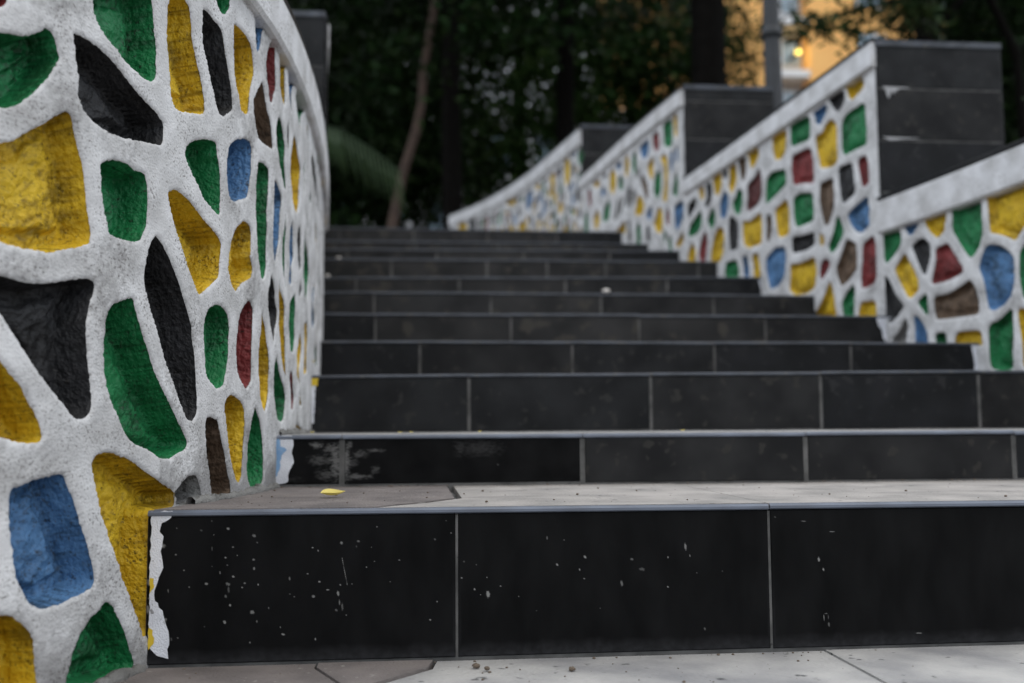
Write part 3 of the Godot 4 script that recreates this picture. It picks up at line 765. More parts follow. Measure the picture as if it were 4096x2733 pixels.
	q("B", "g", [4125, 1240, 4001, 1236, 3984, 1195, 3987, 1154, 4135, 1175])
	q("B", "b", [3932, 1243, 3888, 1239, 3867, 1189, 3869, 1137, 3912, 1143, 3922, 1197])
	q("B", "y", [3822, 1237, 3762, 1230, 3759, 1184, 3745, 1119, 3809, 1128, 3812, 1186])
	q("C", "g", [4916, 2232, 4790, 2237, 4788, 2092, 4830, 2075, 4905, 2102])
	q("C", "y", [4765, 2237, 4724, 2242, 4711, 2167, 4731, 2097, 4753, 2144])
	q("C", "r", [5089, 2207, 4989, 2215, 4990, 2119, 5031, 2091, 5074, 2142])
	q("C", "b", [5305, 2196, 5165, 2210, 5159, 2135, 5209, 2104, 5268, 2119, 5296, 2157])
	q("C", "g", [5454, 2183, 5389, 2185, 5383, 2096, 5417, 2041, 5458, 2100])
	q("C", "y", [5601, 2202, 5532, 2199, 5524, 2109, 5584, 2066, 5617, 2109])
	q("C", "b", [5795, 2196, 5684, 2198, 5686, 2157, 5759, 2159])
	q("C", "k", [6109, 2196, 6015, 2191, 6029, 2169, 6070, 2170])
	q("C", "y", [5936, 2179, 5871, 2187, 5810, 2132, 5814, 2053, 5879, 2008, 5954, 2070])
	q("C", "g", [5738, 2091, 5688, 2099, 5655, 2048, 5669, 2004, 5717, 2003, 5747, 2046])
	q("C", "y", [6345, 2193, 6192, 2184, 6207, 2153, 6276, 2152])
	q("C", "b", [6154, 2099, 6099, 2115, 6060, 2077, 6089, 2047, 6143, 2055])
	q("C", "y", [5173, 2037, 5105, 2078, 5085, 2029, 5091, 1966, 5120, 1937, 5165, 1991])
	q("C", "g", [5037, 1960, 4992, 1960, 4964, 1907, 4971, 1838, 5017, 1799, 5061, 1816, 5087, 1857, 5066, 1917])
	q("C", "y", [4970, 2043, 4893, 2030, 4869, 1996, 4866, 1877, 4880, 1755, 4931, 1756, 4938, 1796, 4908, 1887, 4912, 1979])
	q("C", "b", [4816, 2023, 4782, 2035, 4777, 1978, 4805, 1910, 4816, 1954])
	q("C", "b", [4742, 2038, 4717, 2045, 4712, 1982, 4734, 1947])
	q("C", "g", [4786, 1786, 4750, 1866, 4725, 1881, 4721, 1798, 4739, 1748, 4779, 1763])
	q("C", "r", [6487, 2174, 6430, 2178, 6391, 2101, 6422, 2030, 6477, 2085])
	q("C", "y", [6691, 2158, 6604, 2143, 6606, 2087, 6679, 2071, 6722, 2111])
	q("C", "g", [6093, 1945, 5985, 1987, 5947, 1947, 5963, 1877, 6044, 1845, 6123, 1877])
	q("C", "k", [5590, 1940, 5518, 2000, 5510, 1937, 5571, 1851, 5604, 1874])
	q("C", "y", [5418, 1789, 5360, 1889, 5290, 1844, 5253, 1785, 5295, 1753, 5408, 1768])
	q("C", "b", [5196, 1736, 5128, 1766, 5117, 1720, 5160, 1689, 5207, 1709])
	q("C", "y", [5086, 1645, 5018, 1731, 4966, 1706, 4953, 1620, 4981, 1569, 5060, 1598])
	q("C", "r", [4899, 1672, 4872, 1708, 4849, 1662, 4861, 1588, 4893, 1615])
	q("C", "b", [4774, 1687, 4654, 1696, 4651, 1608, 4691, 1576, 4749, 1540, 4774, 1592])
	q("C", "y", [6342, 1937, 6242, 1976, 6204, 1901, 6248, 1843, 6317, 1848])
	q("C", "g", [6581, 1994, 6522, 2017, 6482, 1948, 6500, 1852, 6586, 1868])
	q("C", "y", [5791, 1732, 5621, 1769, 5613, 1687, 5792, 1720])
	q("C", "g", [5402, 1681, 5338, 1699, 5320, 1643, 5334, 1558, 5396, 1568])
	q("C", "k", [5220, 1639, 5172, 1637, 5166, 1550, 5214, 1558])
	q("C", "c", [5862, 1825, 5808, 1901, 5769, 1940, 5745, 1927, 5773, 1854, 5838, 1812])
	q("C", "n", [5304, 1980, 5263, 2000, 5197, 1926, 5176, 1834, 5211, 1834, 5267, 1905])
	q("C", "c", [5375, 2027, 5332, 2061, 5323, 2029, 5356, 1985])
	q("C", "c", [5501, 1890, 5454, 1940, 5402, 1913, 5459, 1850, 5527, 1819])
	q("C", "c", [5736, 1862, 5696, 1948, 5660, 1940, 5689, 1837, 5726, 1821])
	q("C", "c", [5564, 1743, 5508, 1747, 5503, 1602, 5559, 1612])
	q("C", "y", [4744, 1464, 4663, 1510, 4649, 1474, 4697, 1443, 4753, 1439])
	q("C", "g", [4865, 1506, 4831, 1521, 4827, 1428, 4860, 1433])
	q("C", "g", [4938, 1568, 4905, 1541, 4916, 1494, 4937, 1519])
	q("D", "y", [10205, 2617, 10092, 2616, 10007, 2570, 10022, 2511, 10206, 2543])
	q("D", "k", [9936, 2606, 9791, 2596, 9792, 2471, 9922, 2494])
	q("D", "r", [9519, 2571, 9441, 2576, 9443, 2410, 9521, 2424])
	q("D", "g", [9152, 2506, 9053, 2543, 9072, 2411, 9137, 2412])
	q("D", "y", [8920, 2590, 8619, 2576, 8654, 2529, 8788, 2546])
	q("D", "r", [8872, 2485, 8805, 2488, 8823, 2420, 8857, 2415])
	q("D", "k", [8587, 2472, 8519, 2468, 8470, 2383, 8538, 2375])
	q("D", "b", [8276, 2529, 8222, 2554, 8115, 2551, 8118, 2458, 8209, 2383, 8296, 2422])
	q("D", "g", [8466, 2549, 8380, 2557, 8381, 2504, 8450, 2508])
	q("D", "n", [8047, 2443, 7956, 2444, 7959, 2352, 8031, 2347])
	q("D", "y", [8007, 2563, 7863, 2550, 7882, 2509, 7954, 2515])
	q("D", "y", [8540, 2300, 8351, 2306, 8301, 2202, 8524, 2243])
	q("D", "k", [8193, 2307, 8105, 2295, 8107, 2217, 8178, 2220])
	q("D", "y", [7540, 2544, 7385, 2531, 7388, 2435, 7426, 2328, 7494, 2343, 7525, 2457])
	q("D", "k", [7300, 2544, 7201, 2543, 7204, 2459, 7286, 2469])
	q("D", "y", [7104, 2566, 6994, 2556, 6950, 2490, 6953, 2399, 7049, 2338, 7110, 2408])
	q("D", "k", [6915, 2578, 6854, 2575, 6856, 2530, 6917, 2541])
	q("D", "g", [7257, 2367, 7175, 2386, 7177, 2330, 7258, 2320])
	q("D", "g", [7721, 2452, 7649, 2456, 7651, 2397, 7705, 2399])
	q("D", "y", [7295, 2232, 7180, 2241, 7149, 2192, 7216, 2140, 7280, 2172])
	q("D", "r", [7700, 2555, 7629, 2547, 7647, 2530, 7700, 2537])
	q("D", "y", [7140, 2013, 7045, 2022, 7031, 1965, 7125, 1982])
	q("D", "b", [7926, 2264, 7799, 2279, 7818, 2242, 7908, 2240])
	q("D", "c", [9747, 2572, 9627, 2561, 9628, 2454, 9733, 2467])
	q("D", "c", [9378, 2550, 9233, 2539, 9251, 2433, 9363, 2442])
	q("D", "c", [7636, 2334, 7565, 2329, 7549, 2267, 7620, 2272])
	q("D", "c", [7086, 2170, 7008, 2172, 6995, 2105, 7067, 2101])
	q("D", "c", [6904, 2469, 6813, 2456, 6802, 2362, 6892, 2375])
	q("D", "g", [6947, 2131, 6886, 2128, 6873, 2071, 6934, 2074])
	q("D", "c", [7535, 2185, 7430, 2203, 7433, 2136, 7501, 2140])


# ---------- the stair ----------
const DEPTH := [0.0, 1.68, 2.30, 2.95, 3.52, 4.05, 4.58, 5.07, 5.55, 6.03, 6.50, 7.00, 12.5]
const NOSE := [[-0.4, -0.002, 1.0, -0.002], [-0.37, 0.238, 1.02, 0.235], [-0.26, 0.350, 1.40, 0.350], [-0.26, 0.513, 1.65, 0.524], [-0.31, 0.658, 1.70, 0.655], [-0.35, 0.808, 1.86, 0.808], [-0.40, 0.962, 1.82, 0.958], [-0.45, 1.096, 1.72, 1.114], [-0.49, 1.268, 1.66, 1.268], [-0.53, 1.401, 1.56, 1.411], [-0.57, 1.534, 1.47, 1.536], [-0.62, 1.715, 1.43, 1.707]]
const JOINTS := [[], [-0.442, 0.068, 0.578, 1.09, 1.60, 2.11], [-0.68, -0.155, 0.372, 0.881, 1.376, 1.88, 2.39], [-0.36, 0.155, 0.677, 1.181, 1.664, 2.17], [-0.50, 0.02, 0.538, 1.034, 1.522, 2.03], [-0.66, -0.149, 0.378, 0.887, 1.401, 1.91], [-0.68, -0.174, 0.339, 0.832, 1.346, 1.85], [-0.78, -0.279, 0.22, 0.744, 1.256, 1.76], [-0.64, -0.12, 0.39, 0.715, 1.037, 1.55], [-0.89, -0.382, 0.13, 0.638, 1.15, 1.66], [-1.0, -0.49, 0.013, 0.53, 1.054, 1.56], [-0.996, -0.498, -0.004, 0.498, 0.974, 1.47]]


func nose(k: int, x: float) -> float:
	var n: Array = NOSE[k]
	return lerpf(n[1], n[3], (x - n[0]) / (n[2] - n[0]))


func build_stair() -> void:
	var stair := thing("staircase", "dark slate tiled garden staircase rising between the two mosaic walls", "staircase")
	var flecks_a := [590, 275, 10, 8, 655, 210, 5, 5, 435, 258, 5, 5, 345, 380, 26, 18, 670, 308, 5, 5, 760, 265, 12, 12, 925, 318, 14, 14, 945, 366, 9, 7, 660, 405, 4, 20, 792, 396, 9, 8, 432, 443, 7, 7, 745, 470, 9, 8, 820, 455, 5, 5, 925, 487, 11, 10, 758, 522, 8, 6, 662, 530, 5, 6, 712, 573, 6, 14, 928, 550, 9, 14, 485, 553, 7, 7, 797, 603, 10, 9, 628, 650, 12, 12, 765, 655, 18, 14, 768, 695, 8, 30, 752, 740, 10, 14, 870, 650, 9, 8, 853, 680, 8, 7, 955, 662, 6, 9, 265, 635, 14, 28, 520, 672, 6, 6, 290, 692, 8, 8, 203, 695, 9, 9, 1155, 625, 7, 16, 1270, 592, 8, 6, 1345, 650, 10, 8, 780, 803, 9, 11, 920, 855, 16, 18, 1023, 827, 6, 10, 1157, 733, 8, 6, 1186, 752, 7, 5, 1308, 752, 13, 14, 1400, 708, 14, 6, 1466, 735, 9, 22, 1480, 675, 6, 8, 1476, 800, 6, 24, 1494, 830, 8, 34, 1455, 853, 11, 12, 1555, 670, 6, 5, 1520, 890, 5, 5, 1300, 408, 7, 6, 1335, 430, 6, 10, 1485, 378, 12, 14, 1595, 367, 12, 9, 1583, 405, 6, 8, 1680, 412, 5, 5, 1715, 266, 6, 5, 1700, 512, 5, 4, 1648, 552, 6, 5, 1862, 506, 8, 5, 1803, 660, 6, 5, 2093, 362, 9, 9, 2168, 228, 6, 5, 2200, 318, 6, 6, 2108, 808, 6, 7, 2063, 938, 8, 7, 747, 920, 12, 16, 378, 895, 10, 16, 328, 980, 11, 44, 620, 948, 5, 6, 950, 920, 6, 12, 1100, 965, 5, 6, 1118, 1015, 14, 10, 1323, 1055, 6, 12, 908, 1067, 6, 8, 455, 1022, 6, 7, 415, 1030, 8, 16, 390, 695, 6, 18, 272, 745, 9, 10, 262, 820, 20, 40]
	for k in 14:   # the long scratch
		flecks_a.append_array([1491 + k * 2.5, 488 + k * 14, 3.5, 9])
	var flecks_b := [278, 553, 9, 9, 365, 577, 6, 6, 260, 675, 8, 8, 352, 762, 8, 10, 448, 803, 16, 32, 537, 742, 8, 6, 665, 823, 6, 6, 792, 933, 6, 5, 872, 382, 7, 18, 995, 400, 6, 5, 943, 587, 11, 12, 1145, 532, 13, 14, 1105, 628, 7, 10, 1137, 697, 8, 7, 1485, 555, 14, 12, 1557, 633, 26, 16, 1408, 738, 12, 28, 1880, 465, 10, 34, 1745, 773, 9, 8, 1750, 545, 5, 12, 1912, 535, 5, 12, 1960, 670, 6, 5, 2150, 660, 6, 6, 2010, 1103, 9, 14, 1250, 925, 5, 5, 440, 675, 5, 6, 395, 805, 5, 5]
	var flecks_c := [390, 215, 10, 8, 588, 252, 20, 6, 787, 340, 20, 5, 688, 562, 10, 24, 718, 643, 8, 18, 712, 1030, 4, 30, 727, 998, 12, 5, 742, 1025, 4, 24, 745, 1085, 9, 22, 1375, 1175, 30, 6]
	var first := [splashed(flecks_a, Rect2(126, 185, 2106, 1015), [], 0.1, 61), splashed(flecks_b, Rect2(235, 195, 2265, 1065), [], 0.1, 62), splashed(flecks_c, Rect2(355, 165, 2111, 1095), [], 0.1, 63)]
	var second := [splashed([], Rect2(-300, 555, 960, 410), [[620, 640, 45, 60, 0.7], [560, 600, 36, 40, 0.9], [575, 745, 60, 60, 0.6], [600, 880, 50, 70, 0.6], [640, 760, 30, 220, 0.9], [380, 650, 60, 40, 0.25], [440, 920, 90, 40, 0.25]], 0.0, 64),
		splashed([1780, 800, 9, 9], Rect2(668, 555, 1730, 410), [[690, 760, 36, 230, 0.9], [720, 600, 25, 60, 0.7], [790, 690, 70, 50, 0.6], [900, 655, 90, 22, 0.7], [900, 835, 46, 46, 0.55], [770, 900, 130, 36, 0.8], [730, 770, 60, 60, 0.5], [1650, 640, 200, 95, 0.3], [1500, 640, 40, 110, 0.2]], 0.0, 65)]
	for k in range(1, 12):
		var d: float = DEPTH[k]
		var e: float = DEPTH[k + 1]
		var xl := minf(x_of(1, d), x_of(1, minf(e, 7.5))) - 0.09
		var xr := maxf(x_of(-1, d), x_of(-1, e)) + 0.1
		if k == 11:
			xl = -6.0
		var bl := xl if k == 11 else x_of(1, minf(e + 0.05, 7.4)) - 0.004
		var br := x_of(-1, e + 0.05) + 0.012 if k < 11 else xr
		if k < 11:
			xl = x_of(1, minf(d, 7.4)) - 0.004
			xr = x_of(-1, d) + 0.012
		var core := begin()
		hexa(core, [Vector3(xl, nose(k - 1, xl) - 0.12, -d - 0.0022), Vector3(xr, nose(k - 1, xr) - 0.12, -d - 0.0022), Vector3(xr, nose(k, xr) - 0.0125, -d - 0.0022), Vector3(xl, nose(k, xl) - 0.0125, -d - 0.0022),
			Vector3(bl, nose(k - 1, bl) - 0.12, -e - 0.05), Vector3(br, nose(k - 1, br) - 0.12, -e - 0.05), Vector3(br, nose(k, br) - 0.0125, -e - 0.05), Vector3(bl, nose(k, bl) - 0.0125, -e - 0.05)])
		var step := part("step", done(core), M.grout, stair)
		var js: Array = JOINTS[k].duplicate()
		var right := x_of(-1, d) + 0.012
		var left := x_of(1, minf(d, 7.4)) - 0.003
		while js[-1] < right:
			js.append(js[-1] + 0.51)
		while js[0] > left:
			js.push_front(js[0] - 0.51)
		var g := 0.0022 if k == 1 else 0.0048 + 0.0012 * sin(k * 7.3)
		for i in js.size() - 1:
			var a := maxf(js[i] + g, left)
			var b := minf(js[i + 1] - g, right)
			if b - a < 0.03:
				continue
			var m: Material = M.slate[rng.randi() % 3] if k < 5 or rng.randf() < 0.25 else M.slate_dusty_sheen[rng.randi() % 2]
			var uv := []
			if k == 1 and JOINTS[1].find(js[i]) in [0, 1, 2]:
				m = first[JOINTS[1].find(js[i])]
			if k == 2 and JOINTS[2].find(js[i]) in [0, 1]:
				m = second[JOINTS[2].find(js[i])]
			if m in first or m in second:
				var ua: float = (a - js[i]) / (js[i + 1] - js[i])
				var ub: float = (b - js[i]) / (js[i + 1] - js[i])
				uv = [Vector2(ua, 1), Vector2(ub, 1), Vector2(ub, 0), Vector2(ua, 0)]
			var out := rng.randf_range(-0.001, 0.0012)
			var low := 0.005
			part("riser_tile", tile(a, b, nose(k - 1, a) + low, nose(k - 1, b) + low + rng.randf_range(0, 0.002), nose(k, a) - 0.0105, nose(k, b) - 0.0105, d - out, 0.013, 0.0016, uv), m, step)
		# tread slabs and their polished front edges
		var cuts: Array = js.duplicate()
		if k == 1:
			cuts = [-1.2, 0.578, 1.60, 2.7]
		for i in cuts.size() - 1:
			var a := maxf(cuts[i] + 0.001, left)
			var b := minf(cuts[i + 1] - 0.001, right)
			if b - a < 0.03:
				continue
			var lift := rng.randf_range(-0.0008, 0.0008)
			var st := begin()
			var z := -d + 0.004
			var ya := nose(k, a) + lift + (rng.randf_range(-0.0016, 0.0016) if k > 1 else 0.0)
			var yb := nose(k, b) + lift + (rng.randf_range(-0.0016, 0.0016) if k > 1 else 0.0)
			# rounded front edge: underside, lower chamfer, face, upper chamfer
			var prof := [Vector2(0.003, -0.0095), Vector2(0, -0.0075), Vector2(0, -0.0035), Vector2(0.0035, -0.0004), Vector2(0.011, 0.0)]
			for j in prof.size() - 1:
				var p: Vector2 = prof[j]
				var n: Vector2 = prof[j + 1]
				quad(st, Vector3(a, ya + p.y, z - p.x), Vector3(a, ya + n.y, z - n.x), Vector3(b, yb + n.y, z - n.x), Vector3(b, yb + p.y, z - p.x))
			quad(st, Vector3(a, ya - 0.0095, z - 0.03), Vector3(a, ya - 0.0095, z - 0.003), Vector3(b, yb - 0.0095, z - 0.003), Vector3(b, yb - 0.0095, z - 0.03))
			part("nosing", done(st), M.sky_tinted_edge if k < 3 else M.dim_tinted_edge, step)
		if k == 1:
			continue
		for i in cuts.size() - 1:
			var a := maxf(cuts[i] + 0.0015, left)
			var b := minf(cuts[i + 1] - 0.0015, right)
			if k == 11:
				a = cuts[i] + 0.0015
			if b - a < 0.03:
				continue
			var st := begin()
			hexa(st, [Vector3(a, nose(k, a) - 0.012, -d - 0.008), Vector3(b, nose(k, b) - 0.012, -d - 0.008), Vector3(b, nose(k, b) - 0.0004, -d - 0.008), Vector3(a, nose(k, a) - 0.0004, -d - 0.008),
				Vector3(a, nose(k, a) - 0.012, -e), Vector3(b, nose(k, b) - 0.012, -e), Vector3(b, nose(k, b) + 0.001, -e), Vector3(a, nose(k, a) + 0.001, -e)])
			part("tread_slab", done(st), M.brown if k > 2 else M.pale, step)
		if k == 11:
			continue
	# the broken slabs of the first tread
	var first_step: Node = stair.get_child(0)
	slab(first_step, "tread_slab", [[-0.403, 1.688], [-0.062, 1.688], [-0.03, 1.735], [0.018, 1.79], [0.072, 1.885], [0.07, 2.32], [-0.302, 2.32], [-0.334, 2.0], [-0.36, 1.86]], 0.238, 0.012, M.brown)
	slab(first_step, "tread_slab", [[-0.058, 1.688], [0.575, 1.688], [0.575, 2.32], [0.086, 2.32], [0.086, 1.89], [0.025, 1.786], [-0.024, 1.732]], 0.2365, 0.012, M.beige)
	slab(first_step, "tread_slab", [[0.581, 1.688], [1.6, 1.688], [1.6, 2.32], [0.581, 2.32]], 0.2355, 0.012, M.beige)
	slab(first_step, "tread_slab", [[1.606, 1.688], [2.42, 1.688], [2.42, 2.32], [1.606, 2.32]], 0.234, 0.012, M.pale)
	# paint that ran over from the walls onto the ends of the risers
	smear(stair, 1, "white", [[-0.404, 0.236], [-0.372, 0.2365], [-0.374, 0.226], [-0.388, 0.218], [-0.391, 0.205], [-0.385, 0.198], [-0.389, 0.175], [-0.3865, 0.165], [-0.3845, 0.15], [-0.391, 0.135], [-0.397, 0.115], [-0.396, 0.1], [-0.384, 0.085], [-0.378, 0.062], [-0.3735, 0.045], [-0.375, 0.02], [-0.374, 0.012], [-0.391, 0.017], [-0.404, 0.03]])
	smear(stair, 1, "yellow", [[-0.404, 0.06], [-0.398, 0.056], [-0.396, 0.036], [-0.404, 0.026]], 0.0016)
	smear(stair, 1, "yellow", [[-0.404, 0.135], [-0.398, 0.134], [-0.397, 0.121], [-0.404, 0.112]], 0.0016)
	smear(stair, 2, "white", [[-0.325, 0.348], [-0.262, 0.349], [-0.2585, 0.33], [-0.262, 0.31], [-0.257, 0.29], [-0.268, 0.268], [-0.270, 0.249], [-0.284, 0.245], [-0.31, 0.243]])
	smear(stair, 2, "blue", [[-0.322, 0.344], [-0.288, 0.344], [-0.285, 0.325], [-0.272, 0.318], [-0.284, 0.305], [-0.287, 0.275], [-0.302, 0.246], [-0.316, 0.29]], 0.0017)
	smear(stair, 3, "white", [[-0.295, 0.505], [-0.272, 0.505], [-0.276, 0.38], [-0.288, 0.375], [-0.286, 0.44]])
	smear(stair, 3, "yellow", [[-0.31, 0.507], [-0.266, 0.507], [-0.267, 0.482], [-0.29, 0.484], [-0.312, 0.476]], 0.0017)
	smear(stair, 4, "white", [[1.962, 0.645], [2.0, 0.645], [2.0, 0.53], [1.966, 0.53], [1.972, 0.58]])
	smear(stair, 5, "white", [[1.86, 0.80], [1.93, 0.80], [1.93, 0.672], [1.905, 0.672], [1.9, 0.70], [1.887, 0.715], [1.884, 0.745], [1.872, 0.762]])
	smear(stair, 7, "white", [[1.722, 1.10], [1.76, 1.10], [1.76, 0.975], [1.735, 0.975], [1.738, 1.04]])


func slab(parent: Node, called: String, outline: Array, top: float, thick: float, m: Material) -> void:
	var o := PackedVector2Array()
	for p in outline:
		o.append(Vector2(p[0], p[1]))
	var st := begin()
	var tri := Geometry2D.triangulate_polygon(o)
	for t in range(0, tri.size(), 3):
		var a := o[tri[t]]
		var b := o[tri[t + 1]]
		var c := o[tri[t + 2]]
		if (b - a).cross(c - a) < 0:
			var w := b
			b = c
			c = w
		for v in [a, c, b]:
			st.add_vertex(Vector3(v.x, top, -v.y))
	var ccw := not Geometry2D.is_polygon_clockwise(o)
	for i in o.size():
		var a := o[i]
		var b := o[(i + 1) % o.size()]
		if not ccw:
			var w := a
			a = b
			b = w
		var da := Vector3(0, -thick, 0)
		var va := Vector3(a.x, top, -a.y)
		var vb := Vector3(b.x, top, -b.y)
		quad(st, va + da, va, vb, vb + da)
	part(called, done(st), m, parent)


func smear(stair: Node, k: int, colour: String, outline: Array, off := 0.0008) -> void:
	var o := PackedVector2Array()
	for i in outline.size():
		var p := Vector2(outline[i][0], outline[i][1])
		var n := Vector2(outline[(i + 1) % outline.size()][0], outline[(i + 1) % outline.size()][1])
		var c := maxi(1, int(p.distance_to(n) / 0.006))
		for j in c:
			var v := p.lerp(n, float(j) / c)
			o.append(v + (Vector2(rough_noise.get_noise_2d(v.x * 9000, v.y * 9000), rough_noise.get_noise_2d(v.y * 9000, v.x * 9000)) * 0.003 if j else Vector2.ZERO))
	var tri := Geometry2D.triangulate_polygon(o)
	var st := begin()
	for t in range(0, tri.size(), 3):
		var a := o[tri[t]]
		var b := o[tri[t + 1]]
		var c := o[tri[t + 2]]
		if (b - a).cross(c - a) > 0:
			var w := b
			b = c
			c = w
		for v in [a, b, c]:
			st.add_vertex(Vector3(v.x, v.y, -DEPTH[k] + 0.0014 + off))
	var m: Material = {"white": M.white_smear, "blue": M.blue_smear, "yellow": M.smear_yellow}[colour]
	var child: Node = null
	for c in stair.get_children():
		if c.get_index() == k - 1:
			child = c
	part("paint_smear", done(st), m, child)


# ---------- the walls ----------
func wall_section(label: String, side: int, key: String, s0: float, s1: float, foot: float, low: Vector2, top: Vector2, cell: float, bev: float, depth: float, rough: float, fill: Callable, ends: Array) -> Node3D:
	# low and top: height of the coping's lower and upper edge at s0 and at s1
	var w := thing("mosaic_wall", label, "wall", Vector3.ZERO, "stepped sections of the mosaic stair walls")
	var lo := func(s: float) -> float: return lerpf(low.x, low.y, (s - s0) / (s1 - s0))
	var hi := func(s: float) -> float: return lerpf(top.x, top.y, (s - s0) / (s1 - s0))
	var st := begin()
	strip(side, s0 + (0.14 if side > 0 and ends else 0.004), s1 - 0.004, 0.06, func(s): return [Vector2(-0.066, foot), Vector2(-0.066, hi.call(s) - 0.004), Vector2(-0.5, hi.call(s) - 0.004), Vector2(-0.5, foot)], st)
	part("masonry_core", done(st), M.concrete, w)
	mosaic(w, side, key, s0, s1, foot, maxf(low.x, low.y) + 0.04, cell, bev, depth, rough, 0.0018 if side > 0 else 0.0075, lo, fill)
	# white coping blocks along the top of the face
	var n := maxi(1, roundi((s1 - s0) / 0.62))
	for k in n:
		var a := lerpf(s0, s1, float(k) / n) + (0.0008 if k else (0.05 if side > 0 and ends else 0.0))
		var b := lerpf(s0, s1, float(k + 1) / n) - 0.0008
		st = begin()
		strip(side, a, b, 0.05, func(s):
			var u := 0.0016 * wave_noise.get_noise_1d(s * 900)
			return [Vector2(-0.05, lo.call(s) + u), Vector2(0.012, lo.call(s) + u), Vector2(0.019, lo.call(s) + 0.008 + u), Vector2(0.019, hi.call(s) - 0.006), Vector2(0.014, hi.call(s) - 0.001), Vector2(-0.05, hi.call(s) - 0.001)], st)
		part("coping_block", done(st), M.cap, w)
	# dark slabs on top
	n = maxi(1, roundi((s1 - s0) / 0.5))
	for k in n:
		var a := lerpf(s0, s1, float(k) / n) + (0.14 if side > 0 and ends and k == 0 else 0.001)
		var b := lerpf(s0, s1, float(k + 1) / n) - 0.001
		st = begin()
		strip(side, a, b, 0.06, func(s): return [Vector2(0.012, hi.call(s)), Vector2(0.016, hi.call(s) + 0.003), Vector2(0.016, hi.call(s) + 0.016), Vector2(0.011, hi.call(s) + 0.02), Vector2(-0.505, hi.call(s) + 0.02), Vector2(-0.505, hi.call(s))], st)
		part("top_slab", done(st), M.slate[(k + 1) % 3] if k else M.slate[1], w)
	# the tiled end that faces down the stair: [from x, to x, depth, top height, foot height]
	if ends:
		var x0: float = ends[0]
		var x1: float = ends[1]
		var d: float = ends[2]
		var y: float = ends[3]
		st = begin()
		box(st, Vector3(x0 + 0.004, ends[4], -d - 0.0025), Vector3(x1 - 0.004, y - 0.01, -d - (0.06 if side > 0 else 0.3)))
		part("end_masonry", done(st), M.grout, w)
		st = begin()
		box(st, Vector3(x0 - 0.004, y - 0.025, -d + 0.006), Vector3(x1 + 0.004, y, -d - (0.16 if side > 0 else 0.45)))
		part("end_slab", done(st), M.dim_tinted_edge, w)
		var heights: Array = ends[5]
		var at := y - 0.028
		var r := 0
		while at > ends[4] + 0.02:
			var h: float = heights[mini(r, heights.size() - 1)]
			var bottom := maxf(at - h, ends[4])
			part("end_tile", tile(x0, x1 + 0.0, bottom, bottom, at, at, d, 0.012, 0.002), M.slate[r % 3], w)
			at = bottom - 0.007
			r += 1
		# the tiled flank of the end
		st = begin()
		box(st, Vector3(x1 + 0.0005, ends[4], -d - 0.013), Vector3((x1 + 0.0005) + 0.011, y - 0.0255, -d - (0.05 if side > 0 else 0.42)))
		part("flank_tile", done(st), M.slate[2], w)
	return w


func drip(parent: Node, outline: Array, z: float, m: Material) -> void:
	var o := PackedVector2Array()
	for p in outline:
		o.append(Vector2(p[0], p[1]))
	var tri := Geometry2D.triangulate_polygon(o)
	var st := begin()
	for t in range(0, tri.size(), 3):
		var a := o[tri[t]]
		var b := o[tri[t + 1]]
		var c := o[tri[t + 2]]
		for v in ([a, c, b] if (b - a).cross(c - a) > 0 else [a, b, c]):
			st.add_vertex(Vector3(v.x, v.y, z))
	part("paint_drip", done(st), m, parent)


